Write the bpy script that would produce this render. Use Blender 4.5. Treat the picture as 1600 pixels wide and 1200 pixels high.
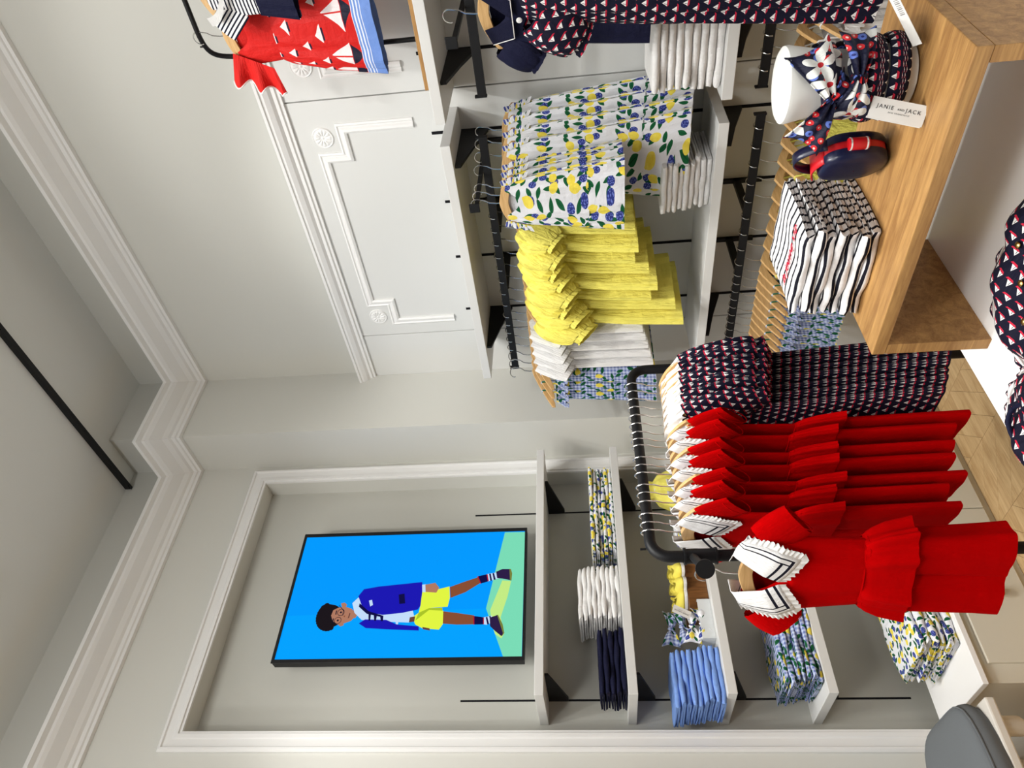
import bpy, math, random
from mathutils import Vector, Matrix
random.seed(11)
for o in list(bpy.data.objects): bpy.data.objects.remove(o)
SC = bpy.context.scene; COL = SC.collection
PI = math.pi; sin = math.sin; cos = math.cos
E = 1.6                                   # eye height above the floor
# ------------------------------------------------------------------ camera
F, YAW, PITCH, ROLL = 1125.7205, 0.778082, 0.0991406, -0.0505764
_w = Vector((sin(YAW)*cos(PITCH), cos(YAW)*cos(PITCH), sin(PITCH)))
_r = Vector((cos(YAW), -sin(YAW), 0)); _u = _r.cross(_w)
_r2 = cos(ROLL)*_r + sin(ROLL)*_u; _u2 = -sin(ROLL)*_r + cos(ROLL)*_u
cam = bpy.data.objects.new('camera', bpy.data.cameras.new('camera')); COL.objects.link(cam)
m = Matrix((-_u2, _r2, -_w)).transposed().to_4x4(); m.translation = Vector((0, 0, E))   # phone held on its side
cam.matrix_world = m
cam.data.sensor_fit = 'HORIZONTAL'; cam.data.sensor_width = 36; cam.data.lens = F/1600*36; cam.data.clip_start = .02
SC.camera = cam
# ------------------------------------------------------------------ world, track spots and added fill lights
W = bpy.data.worlds.new('World'); SC.world = W; W.use_nodes = True
W.node_tree.nodes['Background'].inputs[0].default_value = (.95, .97, 1, 1)
W.node_tree.nodes['Background'].inputs[1].default_value = .17
def spot(loc, to, power, size=60, blend=.6, rad=.05, col=(1, .994, .968)):
    l = bpy.data.lights.new('track_spot', 'SPOT'); l.energy = power; l.spot_size = math.radians(size); l.spot_blend = blend
    l.shadow_soft_size = rad; l.color = col
    o = bpy.data.objects.new('track_spot', l); COL.objects.link(o); o.location = loc
    o.rotation_euler = (Vector(to)-Vector(loc)).to_track_quat('-Z', 'Y').to_euler()
def area(loc, sx, sy, power, col=(.99, 1, .985)):  # soft overhead fill added for brightness, not a modelled fixture
    l = bpy.data.lights.new('overhead_fill', 'AREA'); l.shape = 'RECTANGLE'; l.size = sx; l.size_y = sy; l.energy = power; l.color = col
    o = bpy.data.objects.new('overhead_fill', l); COL.objects.link(o); o.location = loc
spot((.9, .0, 4.05), (2.75, 1.15, 2.3), 42, 60)
spot((1.1, .6, 4.05), (2.5, 1.9, 1.6), 98, 60)
spot((.6, 1.3, 4.05), (1.9, 2.9, 1.6), 62, 66)
spot((.1, 1.7, 4.05), (1.3, 2.9, 1.0), 60, 60)
spot((1.0, .9, 4.05), (1.3, 1.65, 1.1), 112, 50)
spot((1.45, 1.0, 4.05), (1.2, .85, .9), 85, 50)
spot((.4, 1.1, 4.05), (1.0, 1.65, .8), 60, 50)
area((.4, .6, 4.12), 1.6, 1.6, 48)
area((-1.6, -1.0, 4.12), 2.0, 2.0, 40)  # added behind the camera so the floor bounces light to the ceiling
def fill_point(loc, power):                                            # unseen fill points added to brighten the ceiling and upper walls
    l = bpy.data.lights.new('upper_fill', 'POINT'); l.energy = power; l.shadow_soft_size = .15; l.color = (1, 1, .985)
    o = bpy.data.objects.new('upper_fill', l); COL.objects.link(o); o.location = loc
fill_point((-.9, -.5, 3.75), 62); fill_point((-1.2, 1.2, 3.75), 42)
SC.view_settings.view_transform = 'Standard'; SC.view_settings.look = 'None'
SC.view_settings.exposure = 0.0; SC.view_settings.gamma = 1.0; SC.view_settings.use_curve_mapping = False
# ------------------------------------------------------------------ helpers
def lin(c): return c/12.92 if c <= .04045 else ((c+.055)/1.055)**2.4
def rgb(r, g, b): return (lin(r/255), lin(g/255), lin(b/255), 1)
class MB:
    def __init__(s): s.v = []; s.f = []; s.m = []; s.uv = []
    def add(s, pts, faces, m=0, uvs=None):
        b = len(s.v); s.v += [tuple(p) for p in pts]; s.uv += uvs if uvs else [(p[0]+p[1]*.37, p[2]) for p in pts]
        s.f += [tuple(i+b for i in f) for f in faces]; s.m += [m]*len(faces); return s
    def box(s, x0, x1, y0, y1, z0, z1, m=0):
        p = [(x, y, z) for x in (x0, x1) for y in (y0, y1) for z in (z0, z1)]
        return s.add(p, [(0, 1, 3, 2), (4, 6, 7, 5), (0, 4, 5, 1), (2, 3, 7, 6), (0, 2, 6, 4), (1, 5, 7, 3)], m)
    def prism(s, pts, vec, m=0):
        n = len(pts); a = [Vector(p) for p in pts]; v = Vector(vec)
        nn = sum(((a[i]-a[0]).cross(a[(i+1) % n]-a[0]) for i in range(1, n)), Vector())
        if nn.dot(v) > 0: a = a[::-1]
        return s.add(a+[p+v for p in a], [tuple(range(n)), tuple(range(2*n-1, n-1, -1))]+[(i, n+i, n+(i+1) % n, (i+1) % n) for i in range(n)], m)
    def tube(s, path, r, n=8, closed=False, m=0, cap=True):
        P = [Vector(p) for p in path]; k = len(P); R = r if isinstance(r, (list, tuple)) else [r]*k
        ref = None; V = []; U = []; L = 0
        for i in range(k):
            t = (P[(i+1) % k]-P[i-1]) if closed or 0 < i < k-1 else (P[1]-P[0] if i == 0 else P[-1]-P[-2])
            t.normalize()
            if ref is None: ref = t.orthogonal().normalized()
            ref = (ref-t*ref.dot(t)).normalized(); b = t.cross(ref)
            if i: L += (P[i]-P[i-1]).length
            for j in range(n):
                a = 2*PI*j/n; V.append(P[i]+(ref*cos(a)+b*sin(a))*R[i]); U.append((j/n*2*PI*R[i], L))
        fs = [(i*n+j, i*n+(j+1) % n, ((i+1) % k)*n+(j+1) % n, ((i+1) % k)*n+j) for i in range(k if closed else k-1) for j in range(n)]
        if cap and not closed: fs += [tuple(range(n-1, -1, -1)), tuple((k-1)*n+j for j in range(n))]
        return s.add(V, fs, m, U)
    def grid(s, nu, nv, fn, cu=False, cv=False, m=0):
        V = []; U = []; du = nu if cu else nu-1; dv = nv if cv else nv-1
        for i in range(nu):
            for j in range(nv):
                p = fn(i/du, j/dv); V.append(p[:3]); U.append(p[3:5] if len(p) > 4 else (p[0], p[2]))
        fs = [(i*nv+j, ((i+1) % nu)*nv+j, ((i+1) % nu)*nv+(j+1) % nv, i*nv+(j+1) % nv) for i in range(du) for j in range(dv)]
        return s.add(V, fs, m, U)
    def lathe(s, prof, n=24, c=(0, 0, 0), sx=1, sy=1, m=0):
        k = len(prof); V = [(c[0]+r*cos(2*PI*j/n)*sx, c[1]+r*sin(2*PI*j/n)*sy, c[2]+z) for r, z in prof for j in range(n)]
        U = [(j/n*2*PI*max(r, .001), z) for r, z in prof for j in range(n)]
        fs = [(i*n+j, i*n+(j+1) % n, (i+1)*n+(j+1) % n, (i+1)*n+j) for i in range(k-1) for j in range(n)]
        fs += [tuple(range(n-1, -1, -1)), tuple((k-1)*n+j for j in range(n))]
        return s.add(V, fs, m, U)
    def sweep(s, pts, N, prof, m=0, cap=True):
        P = [Vector(p) for p in pts]; N = Vector(N); k = len(P); h = len(prof); V = []
        for i in range(k):
            ts = [(P[i+1]-P[i]).normalized()] if i < k-1 else []
            if i: ts.append((P[i]-P[i-1]).normalized())
            ps = [N.cross(t) for t in ts]; mi = sum(ps, Vector())
            mi = mi/len(ps); mi = mi/mi.length_squared
            V += [P[i]+mi*o+N*hh for o, hh in prof]
        fs = [(i*h+j, i*h+j+1, (i+1)*h+j+1, (i+1)*h+j) for i in range(k-1) for j in range(h-1)]
        if cap: fs += [tuple(range(h-1, -1, -1)), tuple((k-1)*h+j for j in range(h))]
        return s.add(V, fs, m)
    def mesh(s, name, mats, smooth=False):
        me = bpy.data.meshes.new(name); me.from_pydata(s.v, [], s.f)
        for mm in (mats if isinstance(mats, (list, tuple)) else [mats]): me.materials.append(mm)
        me.polygons.foreach_set('material_index', s.m)
        uv = me.uv_layers.new(name='UVMap')
        for l in me.loops: uv.data[l.index].uv = s.uv[l.vertex_index]
        if smooth:
            me.polygons.foreach_set('use_smooth', [True]*len(s.f))
            me.set_sharp_from_angle(angle=math.radians(smooth if smooth > 1 else 50))
        me.update(); return me
    def build(s, name, mats, parent=None, smooth=False, bevel=0, solid=0, fix=False):
        me = s.mesh(name, mats, smooth)
        if fix:
            import bmesh
            b = bmesh.new(); b.from_mesh(me); bmesh.ops.recalc_face_normals(b, faces=b.faces); b.to_mesh(me); b.free()
        o = bpy.data.objects.new(name, me); COL.objects.link(o)
        if parent: o.parent = parent
        if bevel:
            b = o.modifiers.new('bevel', 'BEVEL'); b.width = bevel; b.segments = 2; b.limit_method = 'ANGLE'
        if solid:
            b = o.modifiers.new('thickness', 'SOLIDIFY'); b.thickness = solid; b.offset = 0
        return o
def tag(o, label, cat, group=None):
    o['label'] = label; o['category'] = cat
    if group: o['group'] = group
    return o
def thing(name, label, cat, loc=(0, 0, 0), rz=0, group=None):
    o = bpy.data.objects.new(name, None); COL.objects.link(o); o.empty_display_size = .05
    o.location = loc; o.rotation_euler = (0, 0, rz); return tag(o, label, cat, group)
def struct(o): o['kind'] = 'structure'; return o
def dup(root, label, loc, rz=0, sc=1, group=None, tilt=0):
    r = root.copy(); COL.objects.link(r); r.location = loc; r.rotation_euler = (0, tilt, rz); r.scale = (sc, sc, sc) if not isinstance(sc, tuple) else sc
    r['label'] = label
    if group: r['group'] = group
    for ch in list(root.children):
        c = ch.copy(); COL.objects.link(c); c.parent = r
        for g in list(ch.children):
            d = g.copy(); COL.objects.link(d); d.parent = c
    return r
ORD = ['first', 'second', 'third', 'fourth', 'fifth', 'sixth', 'seventh', 'eighth', 'ninth', 'tenth', 'eleventh', 'twelfth', 'thirteenth', 'fourteenth', 'fifteenth', 'sixteenth', 'seventeenth', 'eighteenth', 'nineteenth', 'twentieth', 'twenty-first', 'twenty-second', 'twenty-third', 'twenty-fourth', 'twenty-fifth', 'twenty-sixth', 'twenty-seventh', 'twenty-eighth']
# ------------------------------------------------------------------ node helpers and materials
class S:
    """a shader value; arithmetic on it adds Math nodes"""
    def __init__(s, nt, k): s.nt = nt; s.k = k
    def op(s, o, *a):
        n = s.nt.nodes.new('ShaderNodeMath'); n.operation = o
        for i, q in enumerate((s,)+a):
            if isinstance(q, S): s.nt.links.new(q.k, n.inputs[i])
            else: n.inputs[i].default_value = q
        return S(s.nt, n.outputs[0])
    def __add__(s, o): return s.op('ADD', o)
    def __sub__(s, o): return s.op('SUBTRACT', o)
    def __mul__(s, o): return s.op('MULTIPLY', o)
    def __truediv__(s, o): return s.op('DIVIDE', o)
    __radd__ = __add__; __rmul__ = __mul__
    def __lt__(s, o): return s.op('LESS_THAN', o)
    def __gt__(s, o): return s.op('GREATER_THAN', o)
    def fr(s): return s.op('FRACT')
    def fl(s): return s.op('FLOOR')
    def abs(s): return s.op('ABSOLUTE')
    def sin(s): return s.op('SINE')
    def cos(s): return s.op('COSINE')
    def max(s, o): return s.op('MAXIMUM', o)
    def min(s, o): return s.op('MINIMUM', o)
class M:
    def __init__(s, name, rough=.6, spec=.3, **kw):
        s.mat = bpy.data.materials.new(name); s.mat.use_nodes = True; s.nt = s.mat.node_tree; s.b = s.nt.nodes['Principled BSDF']
        s.b.inputs['Roughness'].default_value = rough; s.b.inputs['Specular IOR Level'].default_value = spec
        for k, v in kw.items(): s.b.inputs[k.replace('_', ' ')].default_value = v
    def node(s, t, **kw):
        n = s.nt.nodes.new(t)
        for k, v in kw.items(): setattr(n, k, v)
        return n
    def sep(s, out):
        n = s.node('ShaderNodeSeparateXYZ'); s.nt.links.new(out, n.inputs[0]); return [S(s.nt, k) for k in n.outputs]
    def comb(s, *a):
        n = s.node('ShaderNodeCombineXYZ')
        for i, q in enumerate(a):
            if isinstance(q, S): s.nt.links.new(q.k, n.inputs[i])
            else: n.inputs[i].default_value = q
        return n.outputs[0]
    def coord(s, w='UV'): return s.node('ShaderNodeTexCoord').outputs[w]
    def noise(s, out, scale, detail=3, rough=.5, dist=0):
        n = s.node('ShaderNodeTexNoise'); n.inputs['Scale'].default_value = scale; n.inputs['Detail'].default_value = detail; n.inputs['Roughness'].default_value = rough
        n.inputs['Distortion'].default_value = dist
        if out is not None: s.nt.links.new(out, n.inputs['Vector'])
        return S(s.nt, n.outputs[0])
    def mix(s, a, b, fac):
        n = s.node('ShaderNodeMix', data_type='RGBA')
        for i, q in ((6, a), (7, b)):
            if isinstance(q, tuple): n.inputs[i].default_value = q
            else: s.nt.links.new(q, n.inputs[i])
        if isinstance(fac, S): s.nt.links.new(fac.k, n.inputs[0])
        else: n.inputs[0].default_value = fac
        return n.outputs[2]
    def col(s, c):
        if isinstance(c, tuple): s.b.inputs['Base Color'].default_value = c
        else: s.nt.links.new(c, s.b.inputs['Base Color'])
        return s
    def bump(s, h, strength=.2, dist=.002):
        n = s.node('ShaderNodeBump'); n.inputs['Strength'].default_value = strength; n.inputs['Distance'].default_value = dist
        s.nt.links.new(h.k, n.inputs['Height']); s.nt.links.new(n.outputs[0], s.b.inputs['Normal']); return s
def plain(name, c, rough=.6, spec=.3, nscale=0, nstr=.15, var=0, **kw):
    a = M(name, rough, spec, **kw); a.col(c)
    if nscale:
        h = a.noise(a.coord('Object'), nscale); a.bump(h, nstr)
        if var: a.col(a.mix(tuple(q*(1-var) for q in c[:3])+(1,), c, h))
    return a.mat
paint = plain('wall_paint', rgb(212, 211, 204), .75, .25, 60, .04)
wpanel = plain('white_panel', rgb(217, 217, 214), .45, .35, 40, .02)
wtrim = plain('white_trim', rgb(234, 233, 231), .35, .4, 30, .02)
ceilm = plain('ceiling_paint', rgb(228, 229, 225), .8, .2, 50, .03)
shelfm = plain('shelf_laminate', rgb(220, 219, 216), .4, .4, 30, .01)
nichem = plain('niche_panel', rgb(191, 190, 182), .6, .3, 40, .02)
tablem = plain('table_lacquer', rgb(245, 243, 241), .35, .4, 30, .01)
cabm = plain('cabinet_laminate', rgb(214, 208, 192), .5, .35, 30, .01)
blackm = plain('black_metal', (.006, .006, .007, 1), .5, .28, 200, .05)
dark = plain('dark_gap', (.01, .01, .012, 1), .8, .1, 50, .05)
chrome = plain('chrome_wire', (.75, .75, .74, 1), .22, .5, 100, .01, Metallic=1.0)
brass = plain('brass', (.45, .3, .1, 1), .3, .5, 100, .02, Metallic=1.0)
def woodmat(name, c1, c2, axis=1, scale=14, rough=.5):
    a = M(name, rough, .35); x, y, z = a.sep(a.coord('Object'))
    q = [x, y, z]; q = [v*(1.2 if i == axis else scale) for i, v in enumerate(q)]
    v = a.comb(*q); n = a.noise(v, 3.2, 6, .62, .8); n2 = a.noise(a.comb(*[p*5 for p in q]), 4, 3)
    f = ((n-.35)*2.2+(n2-.5)*.7).max(0).min(1)
    a.col(a.mix(c1, c2, f)); a.bump(f, .12, .001); return a.mat
oak = woodmat('oak_riser', rgb(150, 108, 62), rgb(204, 158, 96), 1, 16)
hangw = woodmat('hanger_beech', rgb(196, 152, 96), rgb(226, 188, 134), 0, 20, .45)
floorw = woodmat('floor_oak', rgb(176, 142, 98), rgb(214, 184, 138), 0, 12, .45)
# ------------------------------------------------------------------ room shell
WX, PX, PY, BY, CZ = 2.84, 2.42, 2.73, 3.02, E+2.555          # right wall, pier edge, pier face, back wall, ceiling
NX0, NX1, NZ1, NY = 1.022, 2.305, E+1.745, 3.12                # niche opening and its back
floor = struct(MB().box(-4, WX+.1, -3, 3.3, -.08, -.012).build('floor', floorw))
ceil = struct(MB().box(-4, WX+.1, -3, 3.3, CZ, CZ+.08).build('ceiling', ceilm))
wr = struct(MB().box(WX, WX+.1, -3, PY, 0, CZ).build('wall_right', paint))
struct(MB().box(PX, WX+.1, PY, NY+.12, 0, CZ).build('wall_pier', paint))
wb = MB(); wb.box(-4, NX0, BY, NY, 0, CZ); wb.box(NX1, PX, BY, NY, 0, CZ); wb.box(NX0, NX1, BY, NY, NZ1, CZ)
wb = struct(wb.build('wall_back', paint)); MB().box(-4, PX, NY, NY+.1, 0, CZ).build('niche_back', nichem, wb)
for x in (1.180, 2.125):
    MB().box(x-.004, x+.004, NY-.0012, NY+.004, E-1.25, E+.595).build('slot', dark, wb)
crown = [(0, 0), (.022, 0), (.026, .012), (.034, .016), (.04, .03), (.055, .036), (.075, .052), (.13, .074), (.145, .086), (.15, .096), (.178, .1), (.18, .116), (0, .116)]
struct(MB().sweep([(WX, -3, E+2.14), (WX, PY, E+2.14), (PX, PY, E+2.14), (PX, BY, E+2.14), (-4, BY, E+2.14)], (0, 0, 1), crown).build('trim_1', wtrim))
frame = [(0, 0), (0, .018), (.008, .026), (.016, .026), (.02, .018), (.05, .014), (.055, .02), (.07, .02), (.072, .012), (.082, .012), (.082, 0)]
struct(MB().sweep([(NX0, BY, .2), (NX0, BY, NZ1), (NX1, BY, NZ1), (NX1, BY, .2)][::-1], (0, -1, 0), [(-.082+a, b) for a, b in frame]).build('trim_2', wtrim))
# wainscot sheets, cap, ears-and-rosette mouldings
wp = MB(); 
wains = None
for i, (y0, y1) in enumerate(((-3, -.085), (-.08, 1.172), (1.177, 2.434), (2.439, PY))):
    o = MB().box(2.81, WX, y0, y1, .0, E+1.15).build('panel', wpanel, wr, bevel=.0015)
cap = [(0, 0), (.012, 0), (.012, .012), (.02, .016), (.02, .03), (.034, .04), (.045, .058), (.045, .07), (.052, .072), (.052, .084), (0, .084)]
struct(MB().sweep([(2.81, -3, E+1.145), (2.81, PY+.015, E+1.145)], (0, 0, 1), cap).build('trim_3', wtrim))
mprof = [(-.021, 0), (-.021, .006), (-.014, .01), (-.009, .006), (-.003, .006), (.003, .012), (.012, .014), (.021, .009), (.021, 0)]
def panel_moulding(y0, y1, n):
    z0, z1, z2 = E+.64, E+.945, E+1.05; X = 2.81
    pts = [(X, y0, z0), (X, y0, z1), (X, y0+.125, z1), (X, y0+.125, z2), (X, y1-.125, z2), (X, y1-.125, z1), (X, y1, z1), (X, y1, z0)]
    o = struct(MB().sweep(pts, (-1, 0, 0), mprof).build('trim_%d' % n, wtrim))
    for yc in (y0+.035, y1-.035):
        mb = MB(); R = .046
        def ros(u, v):
            a = 2*PI*u; r = R*v; h = .004+.004*cos(v*PI*3)**2*(1 if v > .85 or v < .2 else .3)
            if .2 < v < .85: h += .005*abs(cos(a*6))**.7*sin((v-.2)/.65*PI)
            return (X-h if v < 1 else X, yc+r*cos(a), E+1.03+r*sin(a))
        mb.grid(72, 14, ros, cu=True).build('rosette', wtrim, o, smooth=60)
panel_moulding(1.297, 2.342, 4); panel_moulding(.04, 1.07, 5)
for y in (.10, .42, .74, 1.03, 1.352, 1.675, 1.972, 2.291):
    MB().box(2.8065, 2.8115, y-.006, y+.006, .35, E+.572).build('slot', dark, wr)
# chevron floor planks near the racks
PL = MB().prism([(0, 0, -.012), (.30, .30, -.012), (.30, .43, -.012), (0, .13, -.012)], (0, 0, .012)).mesh('plank', floorw)
PR = MB().prism([(0, 0, -.012), (-.30, .30, -.012), (-.30, .43, -.012), (0, .13, -.012)], (0, 0, .012)).mesh('plank', floorw)
for cx in (1.35, 1.953, 2.556):
    for j in range(11):
        for me in (PL, PR):
            if cx > 2.5 and me is PL: continue
            o = bpy.data.objects.new('plank', me); COL.objects.link(o); o.parent = floor
            o.location = (cx+(.0008 if me is PL else -.0008), 1.25+j*.1315, 0)
# ceiling light track and ceiling hatch trim
t = thing('light_track', 'long black lighting track fixed to the ceiling', 'light track', (2.31, 0, CZ))
MB().box(-.011, .011, -2.5, 3.01, -.03, -.001).build('rail', blackm, t)
MB().box(-.008, .008, 2.985, 3.015, -.034, -.03).build('end_cap', blackm, t)
hz = CZ-.004
h = MB().sweep([(1.45, -1, hz), (1.45, 2.55, hz), (.2, 2.55, hz), (.2, -1, hz)], (0, 0, -1), [(-.03, 0), (-.03, .008), (.03, .008), (.03, 0)])
struct(h.build('trim_6', ceilm))
# ------------------------------------------------------------------ niche shelves, cabinet, bench
def shelf_niche(zt, lab):
    s = thing('shelf', lab, 'shelf', (1.685, 3.12, zt), 0, 'shelves in the alcove')
    MB().box(-.605, .605, -.32, -.001, -.036, 0).build('board', shelfm, s, bevel=.002)
    for x in (1.180-1.685, 2.125-1.685):
        MB().prism([(x-.0045, -.0015, -.0365), (x-.0045, -.0015, -.12), (x-.0045, -.03, -.12), (x-.0045, -.27, -.05), (x-.0045, -.27, -.0365)], (.009, 0, 0)).build('bracket', blackm, s)
for z, l in ((.25, 'empty top alcove shelf directly under the television'), (-.11, 'second alcove shelf holding lemon print, white and navy stacks'), (-.478, 'third alcove shelf holding yellow shoes and a blue stack'), (-.842, 'lowest alcove shelf holding the blue checked stack')):
    shelf_niche(E+z, l)
cz = E-1.285
c = thing('base_cabinet', 'low greige cabinet with white top at the foot of the alcove', 'cabinet', (1.71, 3.0, 0))
MB().box(-.675, .675, -.39, .017, .0, cz-.022).build('body', cabm, c, bevel=.002)
MB().box(-.685, .69, -.41, .018, cz-.02, cz).build('top', tablem, c, bevel=.002)
for x0, x1 in ((-.61, .015), (.02, .645)):
    d = MB().box(x0, x1, -.405, -.391, .03, cz-.05).build('drawer', cabm, c, bevel=.002)
    k = MB().lathe([(.008, 0), (.008, .012), (.017, .016), (.019, .022), (.016, .028)], 20)
    k.v = [(x0+.25+a, -.405-z, .135+b) for a, b, z in k.v]; k.build('knob', brass, d, smooth=40)
bench_f = plain('bench_wool', rgb(122, 126, 129), .95, .1, 900, .5, .35)
benchw = plain('bench_paint', rgb(222, 216, 206), .4, .4, 40, .02)
b = thing('bench', 'grey upholstered bench with turned white legs beside the alcove cabinet', 'bench', (.385, 2.68, 0))
def cush(u, v):
    a = 2*PI*u; e = 5
    r = (abs(cos(a))**e+abs(sin(a))**e)**(-1/e); k = sin(min(v, .999)*PI/2)**.35 if v < 1 else 1
    rr = 1-.0*(1-v)
    if v < .35: z = .405+v/.35*.055; q = 1.0+.02*sin(v/.35*PI)
    else:
        w = (v-.35)/.65; q = cos(w*PI/2)**.4 if w < 1 else 0; z = .46+.03*sin(w*PI/2)+.012*(1-q)
    return (.55*q*r*cos(a), .25*q*r*sin(a), z)
cu = MB().grid(64, 22, cush, cu=True).build('cushion', bench_f, b, smooth=60)
def pipe(u):
    a = 2*PI*u; r = (abs(cos(a))**5+abs(sin(a))**5)**(-1/5); return (.551*r*cos(a), .251*r*sin(a), .459)
MB().tube([pipe(i/64) for i in range(64)], .0035, 6, closed=True).build('piping', bench_f, cu, smooth=60)
MB().box(-.54, .54, -.245, .245, .375, .405).build('rail', benchw, b, bevel=.006)
legp = [(.012, 0), (.02, .01), (.016, .03), (.014, .1), (.022, .2), (.028, .25), (.018, .265), (.026, .28), (.018, .295), (.03, .31), (.03, .375)]
for sx in (-1, 1):
    for sy in (-1, 1): MB().lathe(legp, 20, (.47*sx, .19*sy, 0)).build('leg', benchw, b, smooth=40)
# ------------------------------------------------------------------ right wall shelves and rails
XF = 2.48
def shelf_wall(y0, y1, zt, lab, ys, name='shelf'):
    s = thing(name, lab, 'shelf', (2.81, y0, zt), 0, 'shelves on the right wall')
    MB().box(XF-2.81, -.001, 0, y1-y0, -.038, 0).build('board', shelfm, s, bevel=.002)
    for y in ys:
        q = y-y0
        MB().prism([(-.0015, q-.0055, -.0385), (-.0015, q-.0055, -.15), (-.02, q-.0055, -.15), (-.16, q-.0055, -.1), (-.30, q-.0055, -.06), (-.30, q-.0055, -.0385)], (0, .011, 0)).build('bracket', blackm, s)
shelf_wall(1.25, 2.47, E+.486, 'upper white wall shelf above the lemon print and yellow dresses', (1.352, 2.291))
shelf_wall(1.25, 2.47, E-.525, 'lower white wall shelf behind the striped tee stack', (1.352, 2.291))
shelf_wall(-.06, 1.166, E+.486, 'upper white wall shelf carrying the red sailboat dress stand', (.10, 1.03))
shelf_wall(-.06, 1.166, E-.525, 'lower white wall shelf holding folded white trousers', (.10, 1.03))
RX = 2.54
def rail(y0, y1, z, lab):
    s = thing('hang_rail', lab, 'clothes rail', (RX, y0, z), 0, 'hang rails on the right wall')
    L = y1-y0
    MB().box(-.0075, .0075, 0, L, -.016, .016).build('bar', blackm, s, bevel=.001)
    for y in ((.42, .717) if L > 1.2 else (.47, .79)):
        MB().box(0.008, 2.809-RX, y-.008, y+.008, -.02, .01).build('arm', blackm, s)
        MB().box(2.79-RX, 2.8095-RX, y-.008, y+.008, -.11, .06).build('hook_plate', blackm, s)
    for y in (0, L): MB().box(-.009, .009, y-.003, y+.003, -.018, .026).build('stop', blackm, s)
rail(1.255, 2.46, E+.33, 'black hang rail under the upper shelf carrying yellow dresses')
rail(1.255, 2.46, E-.685, 'black hang rail under the lower shelf carrying strappy tops')
rail(-.05, 1.10, E+.31, 'black hang rail behind the navy jacket')
rail(-.05, 1.155, E-.675, 'black hang rail under the folded white trousers')
def faceout(y, z, x0, lab):
    s = thing('faceout_arm', lab, 'display arm', (RX, y, z))
    MB().box(x0-RX, 2.808-RX, -.006, .006, .018, .034).build('bar', blackm, s, bevel=.001)
    MB().box(x0-RX-.006, x0-RX, -.018, .018, .014, .052).build('end_stop', blackm, s, bevel=.002)
    MB().box(2.79-RX, 2.809-RX, -.008, .008, -.1, .06).build('hook_plate', blackm, s)
faceout(1.40, E+.33, 2.29, 'short black display arm carrying the lemon print tops')
faceout(.80, E+.31, 2.24, 'short black display arm carrying the navy jacket outfit')
# ------------------------------------------------------------------ display table and riser
tz = E-.815
t = thing('display_table', 'white display table in the foreground', 'table', (1.1, .5, 0))
MB().box(-.75, .55, -.9, .66, tz-.04, tz).build('top', tablem, t, bevel=.003)
for x in (-.7, .5):
    for y in (-.85, .61): MB().box(x-.03, x+.03, y-.03, y+.03, 0, tz-.041).build('leg', tablem, t, bevel=.003)
t = thing('riser', 'oak display riser open at front and back standing on the white table', 'display riser', (1.1, .47, tz))
rh = .225
MB().box(0, .35, 0, .615, rh-.026, rh).build('top', oak, t, bevel=.002)
MB().box(.0005, .3495, 0.0005, .026, .0, rh-.0265).build('side', oak, t, bevel=.001)
MB().box(.0005, .3495, .589, .6145, .0, rh-.0265).build('side', oak, t, bevel=.001)
RZ = tz+rh
# ------------------------------------------------------------------ printed and plain cloth
def weave(a, uv, strength=.25):
    x, y, z = a.sep(uv); h = a.noise(uv, 25, 4, .6); h2 = a.noise(uv, 900, 1); h3 = a.noise(a.comb(x*48, y*9, 0.0), 1, 3, .6, .6)
    a.bump(h*.8+h2*.06+h3*.9, min(1, strength*2.0), .011); return a
def cloth_plain(name, c, rough=.8, strength=.25, sheen=.0, spec=.2):
    a = M(name, rough, spec); a.col(c); weave(a, a.coord('UV'), strength)
    if sheen: a.b.inputs['Sheen Weight'].default_value = sheen
    return a.mat
def scaled(a, k):
    x, y, z = a.sep(a.coord('UV')); return x*k, y*k
def cells(a, x, y, seed):
    """per-cell local coordinates, spun at random, and three random values"""
    v = a.comb(x+seed, y+seed*1.7, 0.0); n = a.node('ShaderNodeTexVoronoi', voronoi_dimensions='2D', feature='F1')
    n.inputs['Scale'].default_value = 1; n.inputs['Randomness'].default_value = .75; a.nt.links.new(v, n.inputs['Vector'])
    px, py, _ = a.sep(n.outputs['Position']); r, g, b = a.sep(n.outputs['Color'])
    dx = x+seed-px; dy = y+seed*1.7-py; t = r*6.283; c = t.cos(); s = t.sin()
    return dx*c+dy*s, dy*c-dx*s, r, g, b
def ell(lx, ly, rx, ry): return ((lx*lx)*(1/rx/rx)+(ly*ly)*(1/ry/ry)) < 1.0
def leaf(lx, ly, L, w): return (ly.abs()+(lx*lx)*(w/L/L)) < w
def lemon_motifs(a, base, k, dens=.62, blue=True):
    x, y = scaled(a, k)
    lx, ly, r, g, b = cells(a, x*1.55, y*1.55, 3.3)
    base = a.mix(base, rgb(18, 92, 52), leaf(lx, ly, .56, .22)*(g > .2))
    base = a.mix(base, rgb(10, 62, 38), leaf(lx, ly, .5, .022)*(g > .2))
    if blue:
        lx, ly, r, g, b = cells(a, x*1.25, y*1.25, 7.1); sx, sy, r2, g2, b2 = cells(a, x*9, y*9, 1.0)
        base = a.mix(base, a.mix(rgb(44, 54, 128), rgb(110, 124, 200), (sx*sx+sy*sy) < .09), ell(lx, ly, .33, .3)*(g > .5))
    lx, ly, r, g, b = cells(a, x, y, 0.4)
    body = (ell(lx, ly, .34, .26)+ell(lx-.29, ly, .12, .1)).min(1)*(g > 1-dens)
    n = a.noise(a.comb(x, y, 0.0), 3)
    base = a.mix(base, a.mix(rgb(226, 196, 40), rgb(250, 236, 110), n), body)
    return base
def lemon_mat():
    a = M('lemon_print', .75, .2); a.col(lemon_motifs(a, rgb(226, 226, 230), 17)); weave(a, a.coord('UV')); return a.mat
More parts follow.
